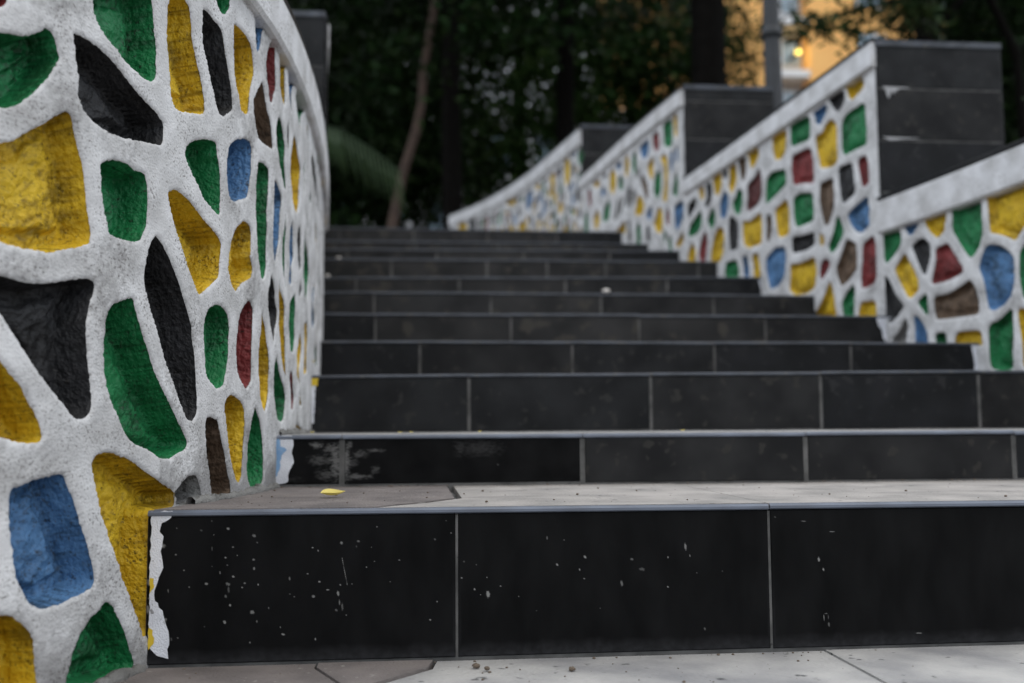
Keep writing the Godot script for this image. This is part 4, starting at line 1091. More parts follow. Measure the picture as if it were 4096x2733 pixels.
func build_walls() -> void:
	var nowhere := func(_s, _y): return false
	var always := func(_s, _y): return true
	var sl := s_of(1, 4.25)
	var near := wall_section("near left mosaic wall of painted stones that curves out towards the viewer", 1, "L", 0.0, sl, -0.06, Vector2(1.20, 1.165), Vector2(1.29, 1.285), 0.0045, 0.0035, 0.05, 0.0018,
		func(s, _y): return s < 0.2 or s > 2.1, [])
	for run in [[1.2, 1.665, 0.0], [1.80, 2.29, 0.238], [2.32, 2.93, 0.35]]:
		var path := []
		var radii := []
		var n := int((run[1] - run[0]) / 0.012)
		for k in n + 1:
			var s := s_of(1, lerpf(run[0], run[1], float(k) / n))
			var v := on(1, s, 0.002 + 0.004 * wave_noise.get_noise_1d(s * 2200))
			path.append(Vector3(v.x, run[2] + 0.001, -v.y))
			radii.append(maxf(0.003, 0.0085 + 0.011 * rough_noise.get_noise_1d(s * 1300)))
		part("mortar_overspill", tube_mesh(path, radii, 9, 0.5), M.concrete, near)
	wall_section("upper left wall section whose dark tiled end shows above the near left coping", 1, "none", sl + 0.002, left_len[-1] - 0.01, 0.5, Vector2(1.95, 1.95), Vector2(2.055, 2.055), 0.012, 0.007, 0.03, 0.0, always,
		[-0.9, -0.372, 4.25, 2.086, 1.2, [0.20, 0.21, 0.205]])
	var s1 := s_of(-1, 4.06)
	var s2 := s_of(-1, 5.94)
	var s3 := s_of(-1, 7.95)
	wall_section("lowest right mosaic wall section at the right edge, below the tall dark tiled end", -1, "A", 0.35, s1 - 0.002, 0.0, Vector2(1.19, 1.142), Vector2(1.31, 1.276), 0.009, 0.006, 0.032, 0.0012, func(s, _y): return s < 1.75, [])
	var second := wall_section("second right mosaic wall section with the largest dark tiled end facing the viewer", -1, "B", s1, s2 - 0.002, 0.3, Vector2(1.845, 1.725), Vector2(1.95, 1.815), 0.010, 0.006, 0.03, 0.001, func(_s, y): return y < 0.72,
		[x_of(-1, 4.05) + 0.004, 2.44, 4.05, 1.955, 1.2, [0.172, 0.212, 0.21]])
	drip(second, [[1.922, 1.759], [2.0, 1.7575], [2.04, 1.756], [2.03, 1.752], [1.99, 1.75], [1.985, 1.735], [1.978, 1.745], [1.97, 1.725], [1.96, 1.742], [1.948, 1.706], [1.94, 1.725], [1.935, 1.745]], -4.0485, M.chip)
	drip(second, [[1.915, 1.547], [2.0, 1.545], [2.08, 1.543], [2.05, 1.54], [2.0, 1.538], [1.985, 1.535], [1.945, 1.532]], -4.0485, M.chip)
	wall_section("third right mosaic wall section, its dark tiled end partly behind the lamp post", -1, "C", s2, s3 - 0.002, 0.8, Vector2(2.262, 2.215), Vector2(2.362, 2.305), 0.011, 0.006, 0.028, 0.001, func(_s, y): return y < 1.2,
		[x_of(-1, 5.93) + 0.005, 2.13, 5.93, 2.388, 1.74, [0.065, 0.225, 0.22]])
	wall_section("farthest right mosaic wall section bending left along the top landing", -1, "D", s3, right_len[-1] - 0.004, 1.2, Vector2(2.575, 2.625), Vector2(2.70, 2.745), 0.014, 0.008, 0.028, 0.001, always,
		[x_of(-1, 7.94) + 0.006, 1.84, 7.94, 2.735, 2.23, [0.2, 0.2, 0.2]])


# ---------- plants ----------
func leaf_cluster(count: int, spread: float, long: float, wide: float, sd: int) -> ArrayMesh:
	var r := RandomNumberGenerator.new()
	r.seed = sd
	var st := begin()
	for k in count:
		var p := Vector3(r.randfn(), r.randfn() * 0.7, r.randfn()) * spread * 0.5
		var b := Basis(Vector3(r.randf() - 0.5, r.randf() - 0.5, r.randf() - 0.5).normalized(), r.randf() * TAU) * Basis(Vector3.RIGHT, 0.2)
		var l := long * r.randf_range(0.7, 1.2)
		var w := wide * r.randf_range(0.7, 1.2)
		var tip := p + b * Vector3(0, -0.15 * l, l)
		var mid := p + b * Vector3(0, 0.06 * l, l * 0.45)
		var e0 := p + b * Vector3(w * 0.5, 0.12 * l, l * 0.42)
		var e1 := p + b * Vector3(-w * 0.5, 0.12 * l, l * 0.42)
		for v in [p, e0, mid, mid, e0, tip, p, mid, e1, mid, tip, e1]:
			st.add_vertex(v)
	return done(st)


func crown(parent: Node, blobs: Array, per: int, meshes: Array, tone: Color, sd: int) -> void:
	# blobs: [centre, radii] relative to the tree's foot
	var r := RandomNumberGenerator.new()
	r.seed = sd
	for v in meshes.size():
		var list := []
		for b in blobs:
			var rad: Vector3 = b[1]
			var n := int(per * rad.x * rad.y * rad.z / meshes.size()) + 1
			for k in n:
				var u := Vector3(r.randfn(), r.randfn(), r.randfn()).normalized() * pow(r.randf(), 0.45)
				list.append(b[0] + u * rad)
		var mm := MultiMesh.new()
		mm.transform_format = MultiMesh.TRANSFORM_3D
		mm.use_colors = true
		mm.mesh = meshes[v]
		mm.instance_count = list.size()
		for k in list.size():
			mm.set_instance_transform(k, Transform3D(Basis(Vector3.UP, r.randf() * TAU) * Basis(Vector3.RIGHT, r.randf_range(-0.6, 0.6)).scaled(Vector3.ONE * r.randf_range(0.7, 1.25)), list[k]))
			var t := r.randf_range(0.55, 1.35)
			mm.set_instance_color(k, Color(tone.r * t * r.randf_range(0.8, 1.3), tone.g * t, tone.b * t * r.randf_range(0.7, 1.2)))
		var o := MultiMeshInstance3D.new()
		o.name = "foliage"
		o.multimesh = mm
		o.material_override = M.leaf
		o.set_meta("kind", "stuff")
		parent.add_child(o, true)


func tree(label: String, foot: Vector3, path: Array, radii: Array, limbs: Array, blobs: Array, per: int, tone: Color, meshes: Array, bark: Material, sd: int, called := "tree", kind := "tree") -> Node3D:
	var t := thing(called, label, kind, foot, "trees beyond the stair" if kind == "tree" else "bushes behind the walls")
	part("trunk", tube_mesh(path, radii, 14, 0.35), bark, t)
	for l in limbs:
		part("limb", tube_mesh(l[0], l[1], 8, 0.3), bark, t)
	if blobs:
		crown(t, blobs, per, meshes, tone, sd)
	return t


func frond(parent: Node, path: Array, m: Material, drop: float, sd: int) -> void:
	var r := RandomNumberGenerator.new()
	r.seed = sd
	var f := part("frond", tube_mesh(path, [0.018, 0.016, 0.014, 0.012, 0.009, 0.005].slice(0, path.size()), 6), m, parent)
	var st := begin()
	for k in path.size() - 1:
		for j in 7:
			var p: Vector3 = path[k].lerp(path[k + 1], j / 7.0)
			var dir: Vector3 = (path[k + 1] - path[k]).normalized()
			for side: float in [-1.0, 1.0]:
				var out := dir.cross(Vector3.UP).normalized() * side
				var tip := p + (out * 0.22 + Vector3(0, -1, 0) + dir * 0.25) * drop * r.randf_range(0.75, 1.15)
				var mid := p.lerp(tip, 0.45) + out * 0.06
				var w := dir * 0.011
				for v in [p - w, mid - w * 1.3, p + w, p + w, mid - w * 1.3, mid + w * 1.3, mid - w * 1.3, tip, mid + w * 1.3]:
					st.add_vertex(v)
	var l := part("leaflets", done(st), m, f)
	l.set_meta("kind", "stuff")


func build_plants() -> void:
	var big := [leaf_cluster(34, 0.55, 0.17, 0.075, 1), leaf_cluster(34, 0.55, 0.15, 0.065, 2), leaf_cluster(30, 0.6, 0.19, 0.08, 3)]
	var dark := Color(0.0095, 0.023, 0.0055)
	var mid := Color(0.019, 0.042, 0.009)
	var lit := Color(0.050, 0.090, 0.020)
	var g := 1.72
	# trunks in front
	tree("straight black trunk standing just right of the leaning pale trunk", Vector3(0.49, g, -13), [Vector3(0.02, -0.3, 0), Vector3(0.0, 1.5, 0), Vector3(-0.03, 3.0, 0), Vector3(0.02, 5.0, 0), Vector3(0.1, 8.0, 0)], [0.15, 0.125, 0.118, 0.115, 0.09],
		[[[Vector3(0.0, 4.2, 0), Vector3(-1.0, 5.6, 0.2), Vector3(-2.2, 6.4, 0.5)], [0.06, 0.045, 0.02]], [[Vector3(0.02, 5.0, 0), Vector3(1.0, 6.3, -0.5), Vector3(1.8, 7.2, -0.8)], [0.05, 0.04, 0.02]]],
		[[Vector3(-1.4, 6.3, 0.4), Vector3(2.4, 1.7, 2.0)], [Vector3(0.6, 7.6, -0.4), Vector3(2.2, 1.6, 2.0)], [Vector3(-0.9, 4.4, -1.2), Vector3(1.7, 1.2, 1.2)]], 26, dark, big, M.bark, 101)
	tree("black trunk rising behind the far end of the farthest wall section", Vector3(2.06, g, -14), [Vector3(0.0, -0.3, 0), Vector3(0.0, 1.5, 0), Vector3(0.02, 3.0, 0), Vector3(0.04, 5.0, 0), Vector3(0.0, 8.5, 0)], [0.17, 0.14, 0.118, 0.11, 0.09],
		[[[Vector3(0.03, 4.4, 0), Vector3(1.1, 5.6, 0.2), Vector3(2.0, 6.2, 0.6)], [0.06, 0.045, 0.02]]],
		[[Vector3(0.2, 7.4, 0.2), Vector3(2.6, 1.9, 2.2)], [Vector3(-1.2, 5.2, -1.0), Vector3(1.5, 1.1, 1.2)], [Vector3(1.6, 5.2, -0.9), Vector3(1.4, 0.9, 1.2)]], 24, dark, big, M.bark, 102)
	tree("thickest black trunk, between the third wall's end and the lamp post", Vector3(3.2, 1.9, -10.9), [Vector3(0.0, -0.4, 0), Vector3(0.0, 1.5, 0), Vector3(0.01, 3.0, 0), Vector3(0.0, 4.5, 0), Vector3(0.05, 7.0, 0)], [0.2, 0.18, 0.172, 0.168, 0.12],
		[[[Vector3(0.0, 3.6, 0), Vector3(1.3, 4.6, 0.4), Vector3(2.6, 5.0, 0.9), Vector3(3.7, 4.75, 1.2)], [0.07, 0.05, 0.03, 0.012]], [[Vector3(0.0, 4.3, 0), Vector3(-1.2, 5.6, 0.3), Vector3(-2.0, 6.2, 0.6)], [0.06, 0.045, 0.02]]],
		[[Vector3(0.2, 6.6, 0.2), Vector3(2.6, 1.5, 2.4)], [Vector3(-1.0, 4.2, -1.6), Vector3(1.0, 0.9, 0.9)]], 24, dark, big, M.bark, 103)
	tree("slim black trunk behind the largest dark tiled end at upper right", Vector3(7.29, 1.9, -14), [Vector3(0.0, -0.4, 0), Vector3(0.0, 2.5, 0), Vector3(0.02, 4.5, 0), Vector3(0.0, 8.0, 0)], [0.16, 0.13, 0.12, 0.1],
		[[[Vector3(0.02, 4.0, 0), Vector3(1.1, 5.2, 0.4), Vector3(2.0, 6.0, 0.8)], [0.06, 0.045, 0.02]]],
		[[Vector3(1.8, 5.2, -1.0), Vector3(2.2, 1.9, 1.6)], [Vector3(0.6, 3.2, -1.2), Vector3(1.5, 1.4, 1.0)], [Vector3(2.6, 2.6, -0.8), Vector3(1.9, 1.8, 1.2)], [Vector3(0.4, 7.6, 0.2), Vector3(2.0, 1.4, 1.6)]], 30, dark, big, M.bark, 104)
	# the leaning trunk
	var lean := tree("thin pale brown trunk that leans and curves up at the stair's top", Vector3(-0.26, g, -12), [Vector3(-0.06, -0.2, 0), Vector3(0.01, 1.02, 0), Vector3(0.13, 1.61, 0), Vector3(0.28, 2.1, 0), Vector3(0.345, 2.45, 0), Vector3(0.365, 2.8, 0), Vector3(0.41, 3.1, 0), Vector3(0.5, 3.7, 0), Vector3(0.75, 5.0, 0)], [0.085, 0.055, 0.052, 0.052, 0.05, 0.048, 0.045, 0.04, 0.025],
		[], [[Vector3(0.6, 5.6, 0.0), Vector3(1.6, 1.0, 1.4)], [Vector3(0.35, 3.3, 0.35), Vector3(0.9, 0.75, 0.3)]], 42, dark, big, M.pale_bark, 105)
	lean.set_meta("category", "tree")
	# a palm behind the left wall: its frond arches down into view
	var palm := thing("palm", "palm with an arching drooping green frond beside the left dark tiled end", "palm tree", Vector3(-2.6, 1.3, -9.3))
	part("trunk", tube_mesh([Vector3(0, -0.2, 0), Vector3(0.05, 0.8, 0), Vector3(0.12, 1.6, 0)], [0.12, 0.1, 0.09], 12, 0.2), M.bark, palm)
	var c := Vector3(0.12, 1.55, 0)
	frond(palm, [c, Vector3(0.9, 1.78, 0.1), Vector3(1.76, 1.70, 0.3), Vector3(1.95, 1.66, 0.3), Vector3(2.22, 1.50, 0.3), Vector3(2.5, 1.29, 0.3)], M.blade, 0.36, 5)
	for k in 4:
		var a := 2.2 + k * 0.6
		var o := Vector3(cos(a), 0, sin(a))
		frond(palm, [c, c + o * 0.7 + Vector3(0, 0.55, 0), c + o * 1.3 + Vector3(0, 0.6, 0), c + o * 1.9 + Vector3(0, 0.25, 0), c + o * 2.3 + Vector3(0, -0.3, 0)], M.blade, 0.5, 6 + k)
	# the mass of trees farther back
	var rows := [
		[Vector3(-10.5, g, -20), 9.5, 3.4, dark, "dark dense tree at the far left, half hidden by the left wall"],
		[Vector3(-6.3, g, -18), 9.0, 3.0, dark, "dark leafy tree behind the drooping palm frond"],
		[Vector3(-3.2, g, -19), 8.6, 2.6, dark, "dark leafy tree left of the leaning pale trunk"],
		[Vector3(-0.6, g, -21), 9.4, 2.3, dark, "dark leafy tree right behind the leaning pale trunk"],
		[Vector3(2.2, g, -22), 9.6, 2.0, mid, "mid green leafy tree between the two left black trunks"],
		[Vector3(4.9, g, -23), 9.8, 2.1, mid, "mid green leafy tree with orange glints behind the third wall section"],
		[Vector3(6.3, g, -21), 9.0, 1.1, mid, "leafy tree behind the thickest black trunk and lamp post"],
		[Vector3(13.4, g, -21), 10.0, 2.6, dark, "dark leafy tree behind the slim trunk at upper right"],
		[Vector3(16.5, g, -19), 9.0, 2.8, dark, "dark leafy tree at the right edge of the view"]]
	for k in rows.size():
		var r: Array = rows[k]
		var h: float = r[1]
		var w: float = r[2]
		tree(r[4], r[0], [Vector3(0, -0.3, 0), Vector3(0.1, h * 0.4, 0), Vector3(0, h * 0.85, 0)], [0.2, 0.15, 0.05],
			[[[Vector3(0.08, h * 0.35, 0), Vector3(w * 0.5, h * 0.5, 0.3)], [0.07, 0.03]], [[Vector3(0.08, h * 0.4, 0), Vector3(-w * 0.5, h * 0.55, 0.3)], [0.07, 0.03]]],
			[[Vector3(0, h * 0.72, 0), Vector3(w, h * 0.26, w * 0.8)]], 75 if r[3] == dark else 58, r[3], big, M.bark, 200 + k)
		crown(get_child(-1), [[Vector3(-w * 0.35, h * 0.45, 0.5), Vector3(w * 0.8, h * 0.2, w * 0.7)], [Vector3(w * 0.45, h * 0.4, 0.2), Vector3(w * 0.7, h * 0.2, w * 0.6)]], 70 if r[3] == dark else 32, big, r[3], 250 + k)
	# bushes low down between the trunks and behind the right wall
	var bushes := [[Vector3(-1.5, g, -15.5), 1.5, 1.5, mid, "low dark bush left of the leaning trunk's foot"], [Vector3(1.3, g, -16.5), 1.1, 1.7, mid, "low bush between the two left black trunks"], [Vector3(3.9, 1.9, -15.5), 1.2, 1.8, mid, "bush behind the third section's tiled end"], [Vector3(4.5, 1.5, -5.3), 0.9, 0.75, mid, "bush in the bed right of the largest tiled end"], [Vector3(-3.6, 1.4, -8.5), 1.3, 1.5, dark, "dark bush behind the left wall"]]
	for k in bushes.size():
		var b: Array = bushes[k]
		tree(b[4], b[0], [Vector3(0, -0.1, 0), Vector3(0.05, b[2] * 0.5, 0)], [0.04, 0.02], [], [[Vector3(0, b[2] * 0.6, 0), Vector3(b[1], b[2] * 0.6, b[1] * 0.8)]], 46, b[3], [leaf_cluster(40, 0.35, 0.11, 0.045, 20 + k)], M.bark, 300 + k, "bush", "bush")
	# a branch of leaves across the orange building
	var near := [leaf_cluster(20, 0.30, 0.15, 0.05, 31), leaf_cluster(18, 0.26, 0.13, 0.045, 32)]
	tree("leafy branch end hanging before the orange building above the second wall section", Vector3(4.35, 1.55, -9.6), [Vector3(1.9, -0.2, -0.3), Vector3(1.8, 2.6, -0.3), Vector3(1.3, 3.35, -0.1), Vector3(0.4, 3.0, 0), Vector3(-0.6, 2.75, 0), Vector3(-1.0, 2.65, 0)], [0.05, 0.045, 0.035, 0.022, 0.012, 0.005], [],
		[[Vector3(-0.6, 2.80, 0), Vector3(0.4, 0.10, 0.35)], [Vector3(-0.1, 2.76, 0), Vector3(0.45, 0.12, 0.35)], [Vector3(0.5, 2.95, 0), Vector3(0.4, 0.3, 0.35)], [Vector3(0.05, 3.12, 0), Vector3(0.3, 0.12, 0.3)]], 420, Color(0.022, 0.04, 0.012), near, M.bark, 401)
	# narrow leaves poking past the tiled end
	var reed := thing("reed_plant", "narrow green leaves poking past the right side of the largest tiled end", "plant", Vector3(3.1, 1.2, -4.4))
	for l in [[Vector3(0, 0, 0), Vector3(-0.1, 0.4, 0.1), Vector3(-0.34, 0.52, 0.3), Vector3(-0.62, 0.5, 0.42)], [Vector3(0, 0, 0), Vector3(-0.05, 0.6, 0.1), Vector3(-0.3, 0.78, 0.3), Vector3(-0.6, 0.76, 0.42)], [Vector3(0, 0, 0), Vector3(0.02, 0.7, 0.0), Vector3(-0.1, 1.0, 0.1), Vector3(-0.2, 1.15, 0.2)], [Vector3(0, 0, 0), Vector3(0.1, 0.5, 0.1), Vector3(0.3, 0.7, 0.2), Vector3(0.5, 0.7, 0.3)]]:
		var st := begin()
		for k in 3:
			var w0: float = [0.006, 0.016, 0.02][k]
			var w1: float = [0.016, 0.02, 0.002][k]
			quad(st, l[k] + Vector3(0, -w0, 0), l[k] + Vector3(0, w0, 0), l[k + 1] + Vector3(0, w1, 0), l[k + 1] + Vector3(0, -w1, 0))
		part("leaf", done(st), M.blade, reed)


# ---------- things far behind ----------
func build_buildings() -> void:
	var b := thing("apartment_building", "tall orange apartment building glowing between the leaves at upper right", "building", Vector3(0, 1.0, -50))
	var st := begin()
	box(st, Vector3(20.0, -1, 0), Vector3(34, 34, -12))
	part("wall", done(st), M.sunlit_orange_wall, b)
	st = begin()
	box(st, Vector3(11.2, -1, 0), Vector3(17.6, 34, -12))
	part("wall", done(st), M.sunlit_orange_wall, b)
	st = begin()
	box(st, Vector3(17.6, -1, -1.2), Vector3(20.0, 34, -12))
	part("stair_bay", done(st), M.grey_wall, b)
	for f in 12:
		var y := 0.55 + f * 2.75
		st = begin()
		box(st, Vector3(17.62, y, -0.02), Vector3(19.98, y + 0.35, -1.19))
		part("balcony_slab", done(st), M.white_wall, b)
		for x in [17.75, 18.9]:
			st = begin()
			box(st, Vector3(x, y + 0.9, -1.12), Vector3(x + 1.02, y + 2.35, -1.19))
			var w := part("window", done(st), M.white_wall, b)
			st = begin()
			box(st, Vector3(x + 0.07, y + 0.97, -1.08), Vector3(x + 0.95, y + 2.28, -1.11))
			part("pane", done(st), M.pane, w)
		for x in [22.5, 26.5, 30.5, 14.0]:
			st = begin()
			box(st, Vector3(x, y + 0.9, 0.04), Vector3(x + 1.5, y + 2.3, -0.02))
			var w := part("window", done(st), M.white_wall, b)
			st = begin()
			box(st, Vector3(x + 0.1, y + 1.0, 0.06), Vector3(x + 1.4, y + 2.2, 0.041))
			part("pane", done(st), M.pane, w)
	var w2 := thing("apartment_building", "white apartment building showing in gaps low between the dark trunks", "building", Vector3(0, 1.0, -42))
	st = begin()
	box(st, Vector3(-9, -1, 0), Vector3(9.2, 12.6, -10))
	part("wall", done(st), M.white_wall, w2)
	for f in 4:
		for k in 8:
			var x := -8.2 + k * 2.2
			var y := 1.2 + f * 2.9
			st = begin()
			box(st, Vector3(x, y, 0.05), Vector3(x + 1.2, y + 1.5, -0.02))
			var w := part("window", done(st), M.dark_frame, w2)
			st = begin()
			box(st, Vector3(x + 0.08, y + 0.08, 0.07), Vector3(x + 1.12, y + 1.42, 0.051))
			part("pane", done(st), M.pane, w)
	# a lit lamp on the orange building's bay
	var lamp := thing("wall_lamp", "small lit yellow lamp on the orange building's grey bay", "lamp", Vector3(19.33, 19.28, -49.9))
	st = begin()
	box(st, Vector3(-0.1, -0.05, -0.2), Vector3(0.1, 0.05, -1.25))
	part("bracket", done(st), M.metal, lamp)
	var bulb := SphereMesh.new()
	bulb.radius = 0.13
	bulb.height = 0.26
	bulb.radial_segments = 16
	bulb.rings = 8
	var glow := plain(Color(1, 0.85, 0.3), 0.5)
	glow.emission_enabled = true
	glow.emission = Color(1.0, 0.86, 0.35)
	glow.emission_energy_multiplier = 3.0
	part("bulb", bulb, glow, lamp)
	var l := OmniLight3D.new()
	l.name = "lamp_light"
	l.light_color = Color(1.0, 0.86, 0.45)
	l.light_energy = 0.3
	l.omni_range = 12
	l.omni_attenuation = 2
	l.light_size = 0.12
	l.shadow_enabled = true
	lamp.add_child(l)


func build_small_things() -> void:
	var post := thing("lamp_post", "dark grey round lamp post standing behind the second wall section", "lamp post", Vector3(2.52, 1.4, -7.0))
	part("pole", tube_mesh([Vector3(0.02, -0.2, 0), Vector3(0.01, 1.0, 0), Vector3(0, 1.8, 0), Vector3(0, 3.8, 0)], [0.066, 0.064, 0.060, 0.056], 24), M.metal, post)
	part("collar", tube_mesh([Vector3(0, 1.70, 0), Vector3(0, 1.705, 0), Vector3(0, 1.76, 0), Vector3(0, 1.78, 0)], [0.05, 0.074, 0.074, 0.058], 24), M.metal, post)
	part("base", tube_mesh([Vector3(0.02, -0.2, 0), Vector3(0.02, 0.25, 0), Vector3(0.02, 0.3, 0)], [0.11, 0.11, 0.07], 24), M.metal, post)
	part("lantern", tube_mesh([Vector3(0, 3.78, 0), Vector3(0, 3.82, 0), Vector3(0, 4.2, 0), Vector3(0, 4.25, 0), Vector3(0, 4.4, 0)], [0.06, 0.11, 0.17, 0.2, 0.02], 20), M.metal, post)
	# fallen leaves and scraps
	var spots := [[Vector3(-0.145, 0.2425, -1.925), 0.046, 0.3, "curled yellow leaf lying on the first tread near the left wall"],
		[Vector3(-0.03, 0.353, -2.33), 0.012, 0.2, "tiny yellow leaf scrap at the second nosing below a vertical joint, left one"],
		[Vector3(-0.005, 0.353, -2.33), 0.014, 0.9, "tiny yellow leaf scrap at the second nosing below a vertical joint, right one"],
		[Vector3(0.148, 0.353, -2.36), 0.018, 1.4, "small yellow leaf scrap standing near the middle of the second nosing"],
		[Vector3(-0.225, 0.354, -2.36), 0.016, 2.2, "yellow leaf scrap on the second nosing close to the left wall"],
		[Vector3(0.62, 0.353, -2.38), 0.015, 0.5, "pale yellow leaf scrap on the second nosing right of the middle"],
		[Vector3(-0.285, 0.36, -2.55), 0.03, 1.2, "yellow leaf caught where the second tread meets the left wall"],
		[Vector3(-0.29, 0.55, -3.0), 0.04, 2.0, "olive yellow leaf at the third nosing against the left wall"],
		[Vector3(1.66, 1.42, -6.0), 0.035, 1.0, "yellow leaf at the ninth nosing against the right wall"]]
	for k in spots.size():
		var s: Array = spots[k]
		var l: float = s[1]
		var st := SurfaceTool.new()
		st.begin(Mesh.PRIMITIVE_TRIANGLES)
		st.set_smooth_group(0)
		for i in 8:
			for j in 4:
				var p := []
				for c in [[i, j], [i, j + 1], [i + 1, j + 1], [i + 1, j]]:
					var u: float = c[0] / 8.0
					var v: float = c[1] / 4.0 - 0.5
					var w := sin(PI * pow(u, 0.8)) * 0.42
					p.append(Vector3((u - 0.5) * l, l * (0.9 * v * v * w * 2.0 + 0.55 * pow(absf(u - 0.55), 2.0)), v * w * l * 1.3))
				quad(st, p[0], p[1], p[2], p[3])
		st.generate_normals()
		var o := part("fallen_leaf", st.commit(), M.yellow_leaf)
		o.position = s[0]
		o.rotation = Vector3(0.25 if k == 0 else 0.0, s[2], 0.1)
		tag(o, s[3], "leaf", "yellow leaves fallen on the steps")
	var scraps := [[Vector3(0.86, 0.975, -4.60), 0.017, "crumpled white paper scrap on the sixth nosing right of the middle", "paper"], [Vector3(-0.40, 1.275, -5.58), 0.012, "pale scrap on the eighth nosing near the left wall", "paper"], [Vector3(-0.42, 1.108, -5.10), 0.012, "pale scrap on the seventh nosing near the left wall", "paper"]]
	for s in scraps:
		var o := part("paper_scrap", lump(s[1], 0.5, 3 + int(s[1] * 1000)), M.paper)
		o.position = s[0]
		tag(o, s[2], "litter", "pale scraps left on the steps")
	var stones_at := [[Vector3(0.094, 0.004, -1.612), 0.0055, "dark pebble on the paving just right of the first riser joint, bigger one"], [Vector3(0.109, 0.004, -1.592), 0.0045, "brown pebble in front of the bigger dark pebble by the riser joint"], [Vector3(0.235, 0.003, -1.578), 0.005, "flat brown pebble alone on the paving below the second riser tile"]]
	for s in stones_at:
		var o := part("pebble", lump(s[1], 0.65, int(s[1] * 9000)), M.pebble)
		o.position = s[0]
		tag(o, s[2], "pebble", "pebbles on the paving")


func build_grit() -> void:
	var r := RandomNumberGenerator.new()
	r.seed = 77
	var mm := MultiMesh.new()
	mm.transform_format = MultiMesh.TRANSFORM_3D
	mm.mesh = lump(0.001, 0.6, 5)
	mm.instance_count = 420
	for k in 420:
		var p := Vector3(r.randf_range(-0.36, 1.6), 0.0, 0)
		if k % 2:
			p = Vector3(p.x, 0.239, -r.randf_range(1.70, 2.28))
			p.x = maxf(p.x, -0.28)
		else:
			p.z = -r.randf_range(1.3, 1.665)
		if r.randf() < 0.4:
			p.z = -1.66 if k % 2 == 0 else -2.28
		mm.set_instance_transform(k, Transform3D(Basis(Vector3.UP, r.randf() * TAU).scaled(Vector3.ONE * (0.5 + 2.2 * pow(r.randf(), 3))), p))
	var o := MultiMeshInstance3D.new()
	o.name = "grit"
	o.multimesh = mm
	o.material_override = M.pebble
	add_child(o)
	o.set_meta("kind", "stuff")
	tag(o, "fine dark grit scattered on the pale paving and first tread", "grit")


func lump(r: float, squash: float, sd: int) -> ArrayMesh:
	var s := SphereMesh.new()
	s.radius = r
	s.height = 2 * r
	s.radial_segments = 14
	s.rings = 8
	var a := s.get_mesh_arrays()
	var v: PackedVector3Array = a[Mesh.ARRAY_VERTEX]
	for k in v.size():
		var d := v[k].normalized()
		v[k] = v[k] * (1.0 + 0.5 * wave_noise.get_noise_3d(d.x * 60 + sd * 50, d.y * 60, d.z * 60))
		v[k].y *= squash
	var st := SurfaceTool.new()
	a[Mesh.ARRAY_VERTEX] = v
	var m := ArrayMesh.new()
	m.add_surface_from_arrays(Mesh.PRIMITIVE_TRIANGLES, a)
	st.create_from(m, 0)
	st.generate_normals()
	return st.commit()


# ---------- the ground ----------
func build_ground() -> void:
	var st := begin()
	quad(st, Vector3(-9, -0.016, 12), Vector3(-9, -0.016, -1.9), Vector3(9, -0.016, -1.9), Vector3(9, -0.016, 12))
	var paving := structure("paving", done(st), M.grout)
	slab(paving, "paving_slab", [[-0.9, 1.1], [-0.145, 1.1], [-0.10, 1.52], [-0.15, 1.640], [-0.15, 1.672], [-0.9, 1.672]], 0.0, 0.014, M.brown)
	slab(paving, "paving_slab", [[-0.140, 1.1], [-0.09, 1.1], [-0.057, 1.53], [0.022, 1.622], [0.03, 1.672], [-0.146, 1.672], [-0.146, 1.641], [-0.096, 1.52]], 0.0015, 0.014, M.brown)
	slab(paving, "paving_slab", [[-0.084, 1.1], [0.66, 1.1], [0.66, 1.672], [0.037, 1.672], [0.029, 1.618], [-0.05, 1.527]], -0.001, 0.014, M.pale)
	slab(paving, "paving_slab", [[0.664, 1.1], [1.5, 1.1], [1.5, 1.672], [0.664, 1.672]], 0.0005, 0.014, M.pale)
	slab(paving, "paving_slab", [[1.505, 1.1], [2.6, 1.1], [2.6, 1.672], [1.505, 1.672]], 0.0, 0.014, M.pale)
	for i in 9:
		for j in 8:
			var x := -4.0 + i * 0.9
			var y := 1.095 - j * 0.9
			slab(paving, "paving_slab", [[x + 0.003, y - 0.894], [x + 0.897, y - 0.894], [x + 0.897, y], [x + 0.003, y]], rng.randf_range(-0.001, 0.001), 0.014, [M.pale, M.beige, M.brown][(i * 5 + j * 3) % 3])
	# earth beside and beyond the stair, out to the horizon
	st = SurfaceTool.new()
	st.begin(Mesh.PRIMITIVE_TRIANGLES)
	st.set_smooth_group(0)
	var xs := []
	var ds := []
	for k in 45:
		var t := (k - 22) / 22.0
		xs.append(t * 6.0 + t * t * t * 150.0)
	for k in 46:
		var t := k / 45.0
		ds.append(1.0 + t * 14.0 + t * t * t * 230.0)
	for j in ds.size() - 1:
		for i in xs.size() - 1:
			var p := []
			for c in [[i, j], [i, j + 1], [i + 1, j + 1], [i + 1, j]]:
				p.append(Vector3(xs[c[0]], earth(xs[c[0]], ds[c[1]]), -ds[c[1]]))
			quad(st, p[0], p[1], p[2], p[3])
	st.generate_normals()
	structure("ground", st.commit(), M.soil)
	st = begin()
	quad(st, Vector3(-200, -0.05, 60), Vector3(-200, -0.05, -3), Vector3(200, -0.05, -3), Vector3(200, -0.05, 60))
	structure("lower_ground", done(st), M.soil)


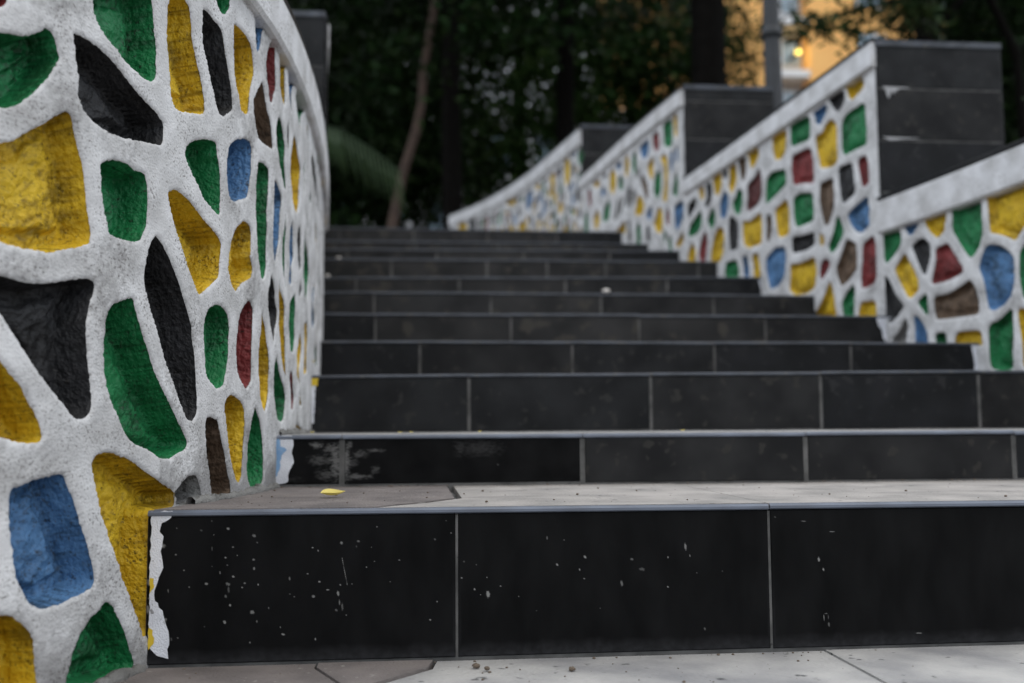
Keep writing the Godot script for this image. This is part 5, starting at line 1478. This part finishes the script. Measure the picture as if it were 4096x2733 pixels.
func earth(x: float, d: float) -> float:
	var between := x > x_of(1, minf(d, 7.5)) - 0.3 and x < x_of(-1, minf(d, 11.6)) + 0.3
	var y := lerpf(0.95, 1.69, clampf((d - 2.0) / 5.5, 0, 1)) + 0.03 * wave_noise.get_noise_2d(x * 40, d * 40)
	if x > 0 and d > 5.0:
		y += 0.15 * clampf((x - 1.4) / 2.0, 0, 1)
	if d < 1.6 or (between and d < 7.3):
		return -0.35
	return minf(y, 1.69) if between else y


func _ready() -> void:
	rng.seed = 4711
	# camera
	var cam := Camera3D.new()
	cam.name = "camera"
	add_child(cam)
	var yaw := deg_to_rad(5.374)
	var pitch := deg_to_rad(4.775)
	cam.transform = Transform3D(Basis(Vector3.UP, -yaw) * Basis(Vector3.RIGHT, pitch) * Basis(Vector3.BACK, deg_to_rad(roll_degrees)), Vector3(0, 0.36, 0))
	var lens := CameraAttributesPhysical.new()
	lens.frustum_focal_length = 35.0
	lens.frustum_focus_distance = 1.75
	lens.exposure_aperture = 2.35
	cam.attributes = lens
	cam.fov = 36.19
	cam.near = 0.05
	cam.far = 600
	cam.current = true
	# sky, air and light
	var env := Environment.new()
	env.background_mode = Environment.BG_SKY
	var sky := Sky.new()
	var air := ProceduralSkyMaterial.new()
	air.sky_top_color = Color(0.93, 0.96, 1.0)
	air.sky_horizon_color = Color(0.46, 0.48, 0.50)
	air.sky_curve = 0.2
	air.ground_horizon_color = Color(0.30, 0.29, 0.28)
	air.ground_bottom_color = Color(0.2, 0.19, 0.18)
	air.sky_energy_multiplier = 1.3
	sky.sky_material = air
	env.sky = sky
	env.tonemap_mode = Environment.TONE_MAPPER_LINEAR
	env.tonemap_exposure = 1.28
	env.sdfgi_enabled = true
	env.ssao_enabled = true
	env.ssil_enabled = true
	var world := WorldEnvironment.new()
	world.name = "environment"
	world.environment = env
	add_child(world)
	var sun := DirectionalLight3D.new()
	sun.name = "sun"
	sun.light_energy = 0.25
	sun.light_color = Color(1.0, 0.98, 0.95)
	sun.light_angular_distance = 30
	sun.shadow_enabled = true
	sun.look_at_from_position(Vector3(1.5, 6, 2.5), Vector3.ZERO)
	add_child(sun)
	# noises, curves, materials
	rough_noise.seed = 5
	rough_noise.frequency = 0.1
	rough_noise.fractal_octaves = 3
	wave_noise.seed = 8
	wave_noise.frequency = 0.03
	wave_noise.fractal_octaves = 3
	chip_noise.seed = 12
	chip_noise.noise_type = FastNoiseLite.TYPE_CELLULAR
	chip_noise.cellular_return_type = FastNoiseLite.RETURN_DISTANCE
	chip_noise.frequency = 0.06
	chip_noise.fractal_octaves = 2
	left_curve = spline(LEFT_POINTS, 3000)
	right_curve = spline(RIGHT_POINTS, 4000)
	left_len = lengths(left_curve)
	right_len = lengths(right_curve)
	make_materials()
	stones["none"] = []
	lay_out_stones()
	build_ground()
	build_stair()
	build_walls()
	build_buildings()
	build_plants()
	build_small_things()
	build_grit()
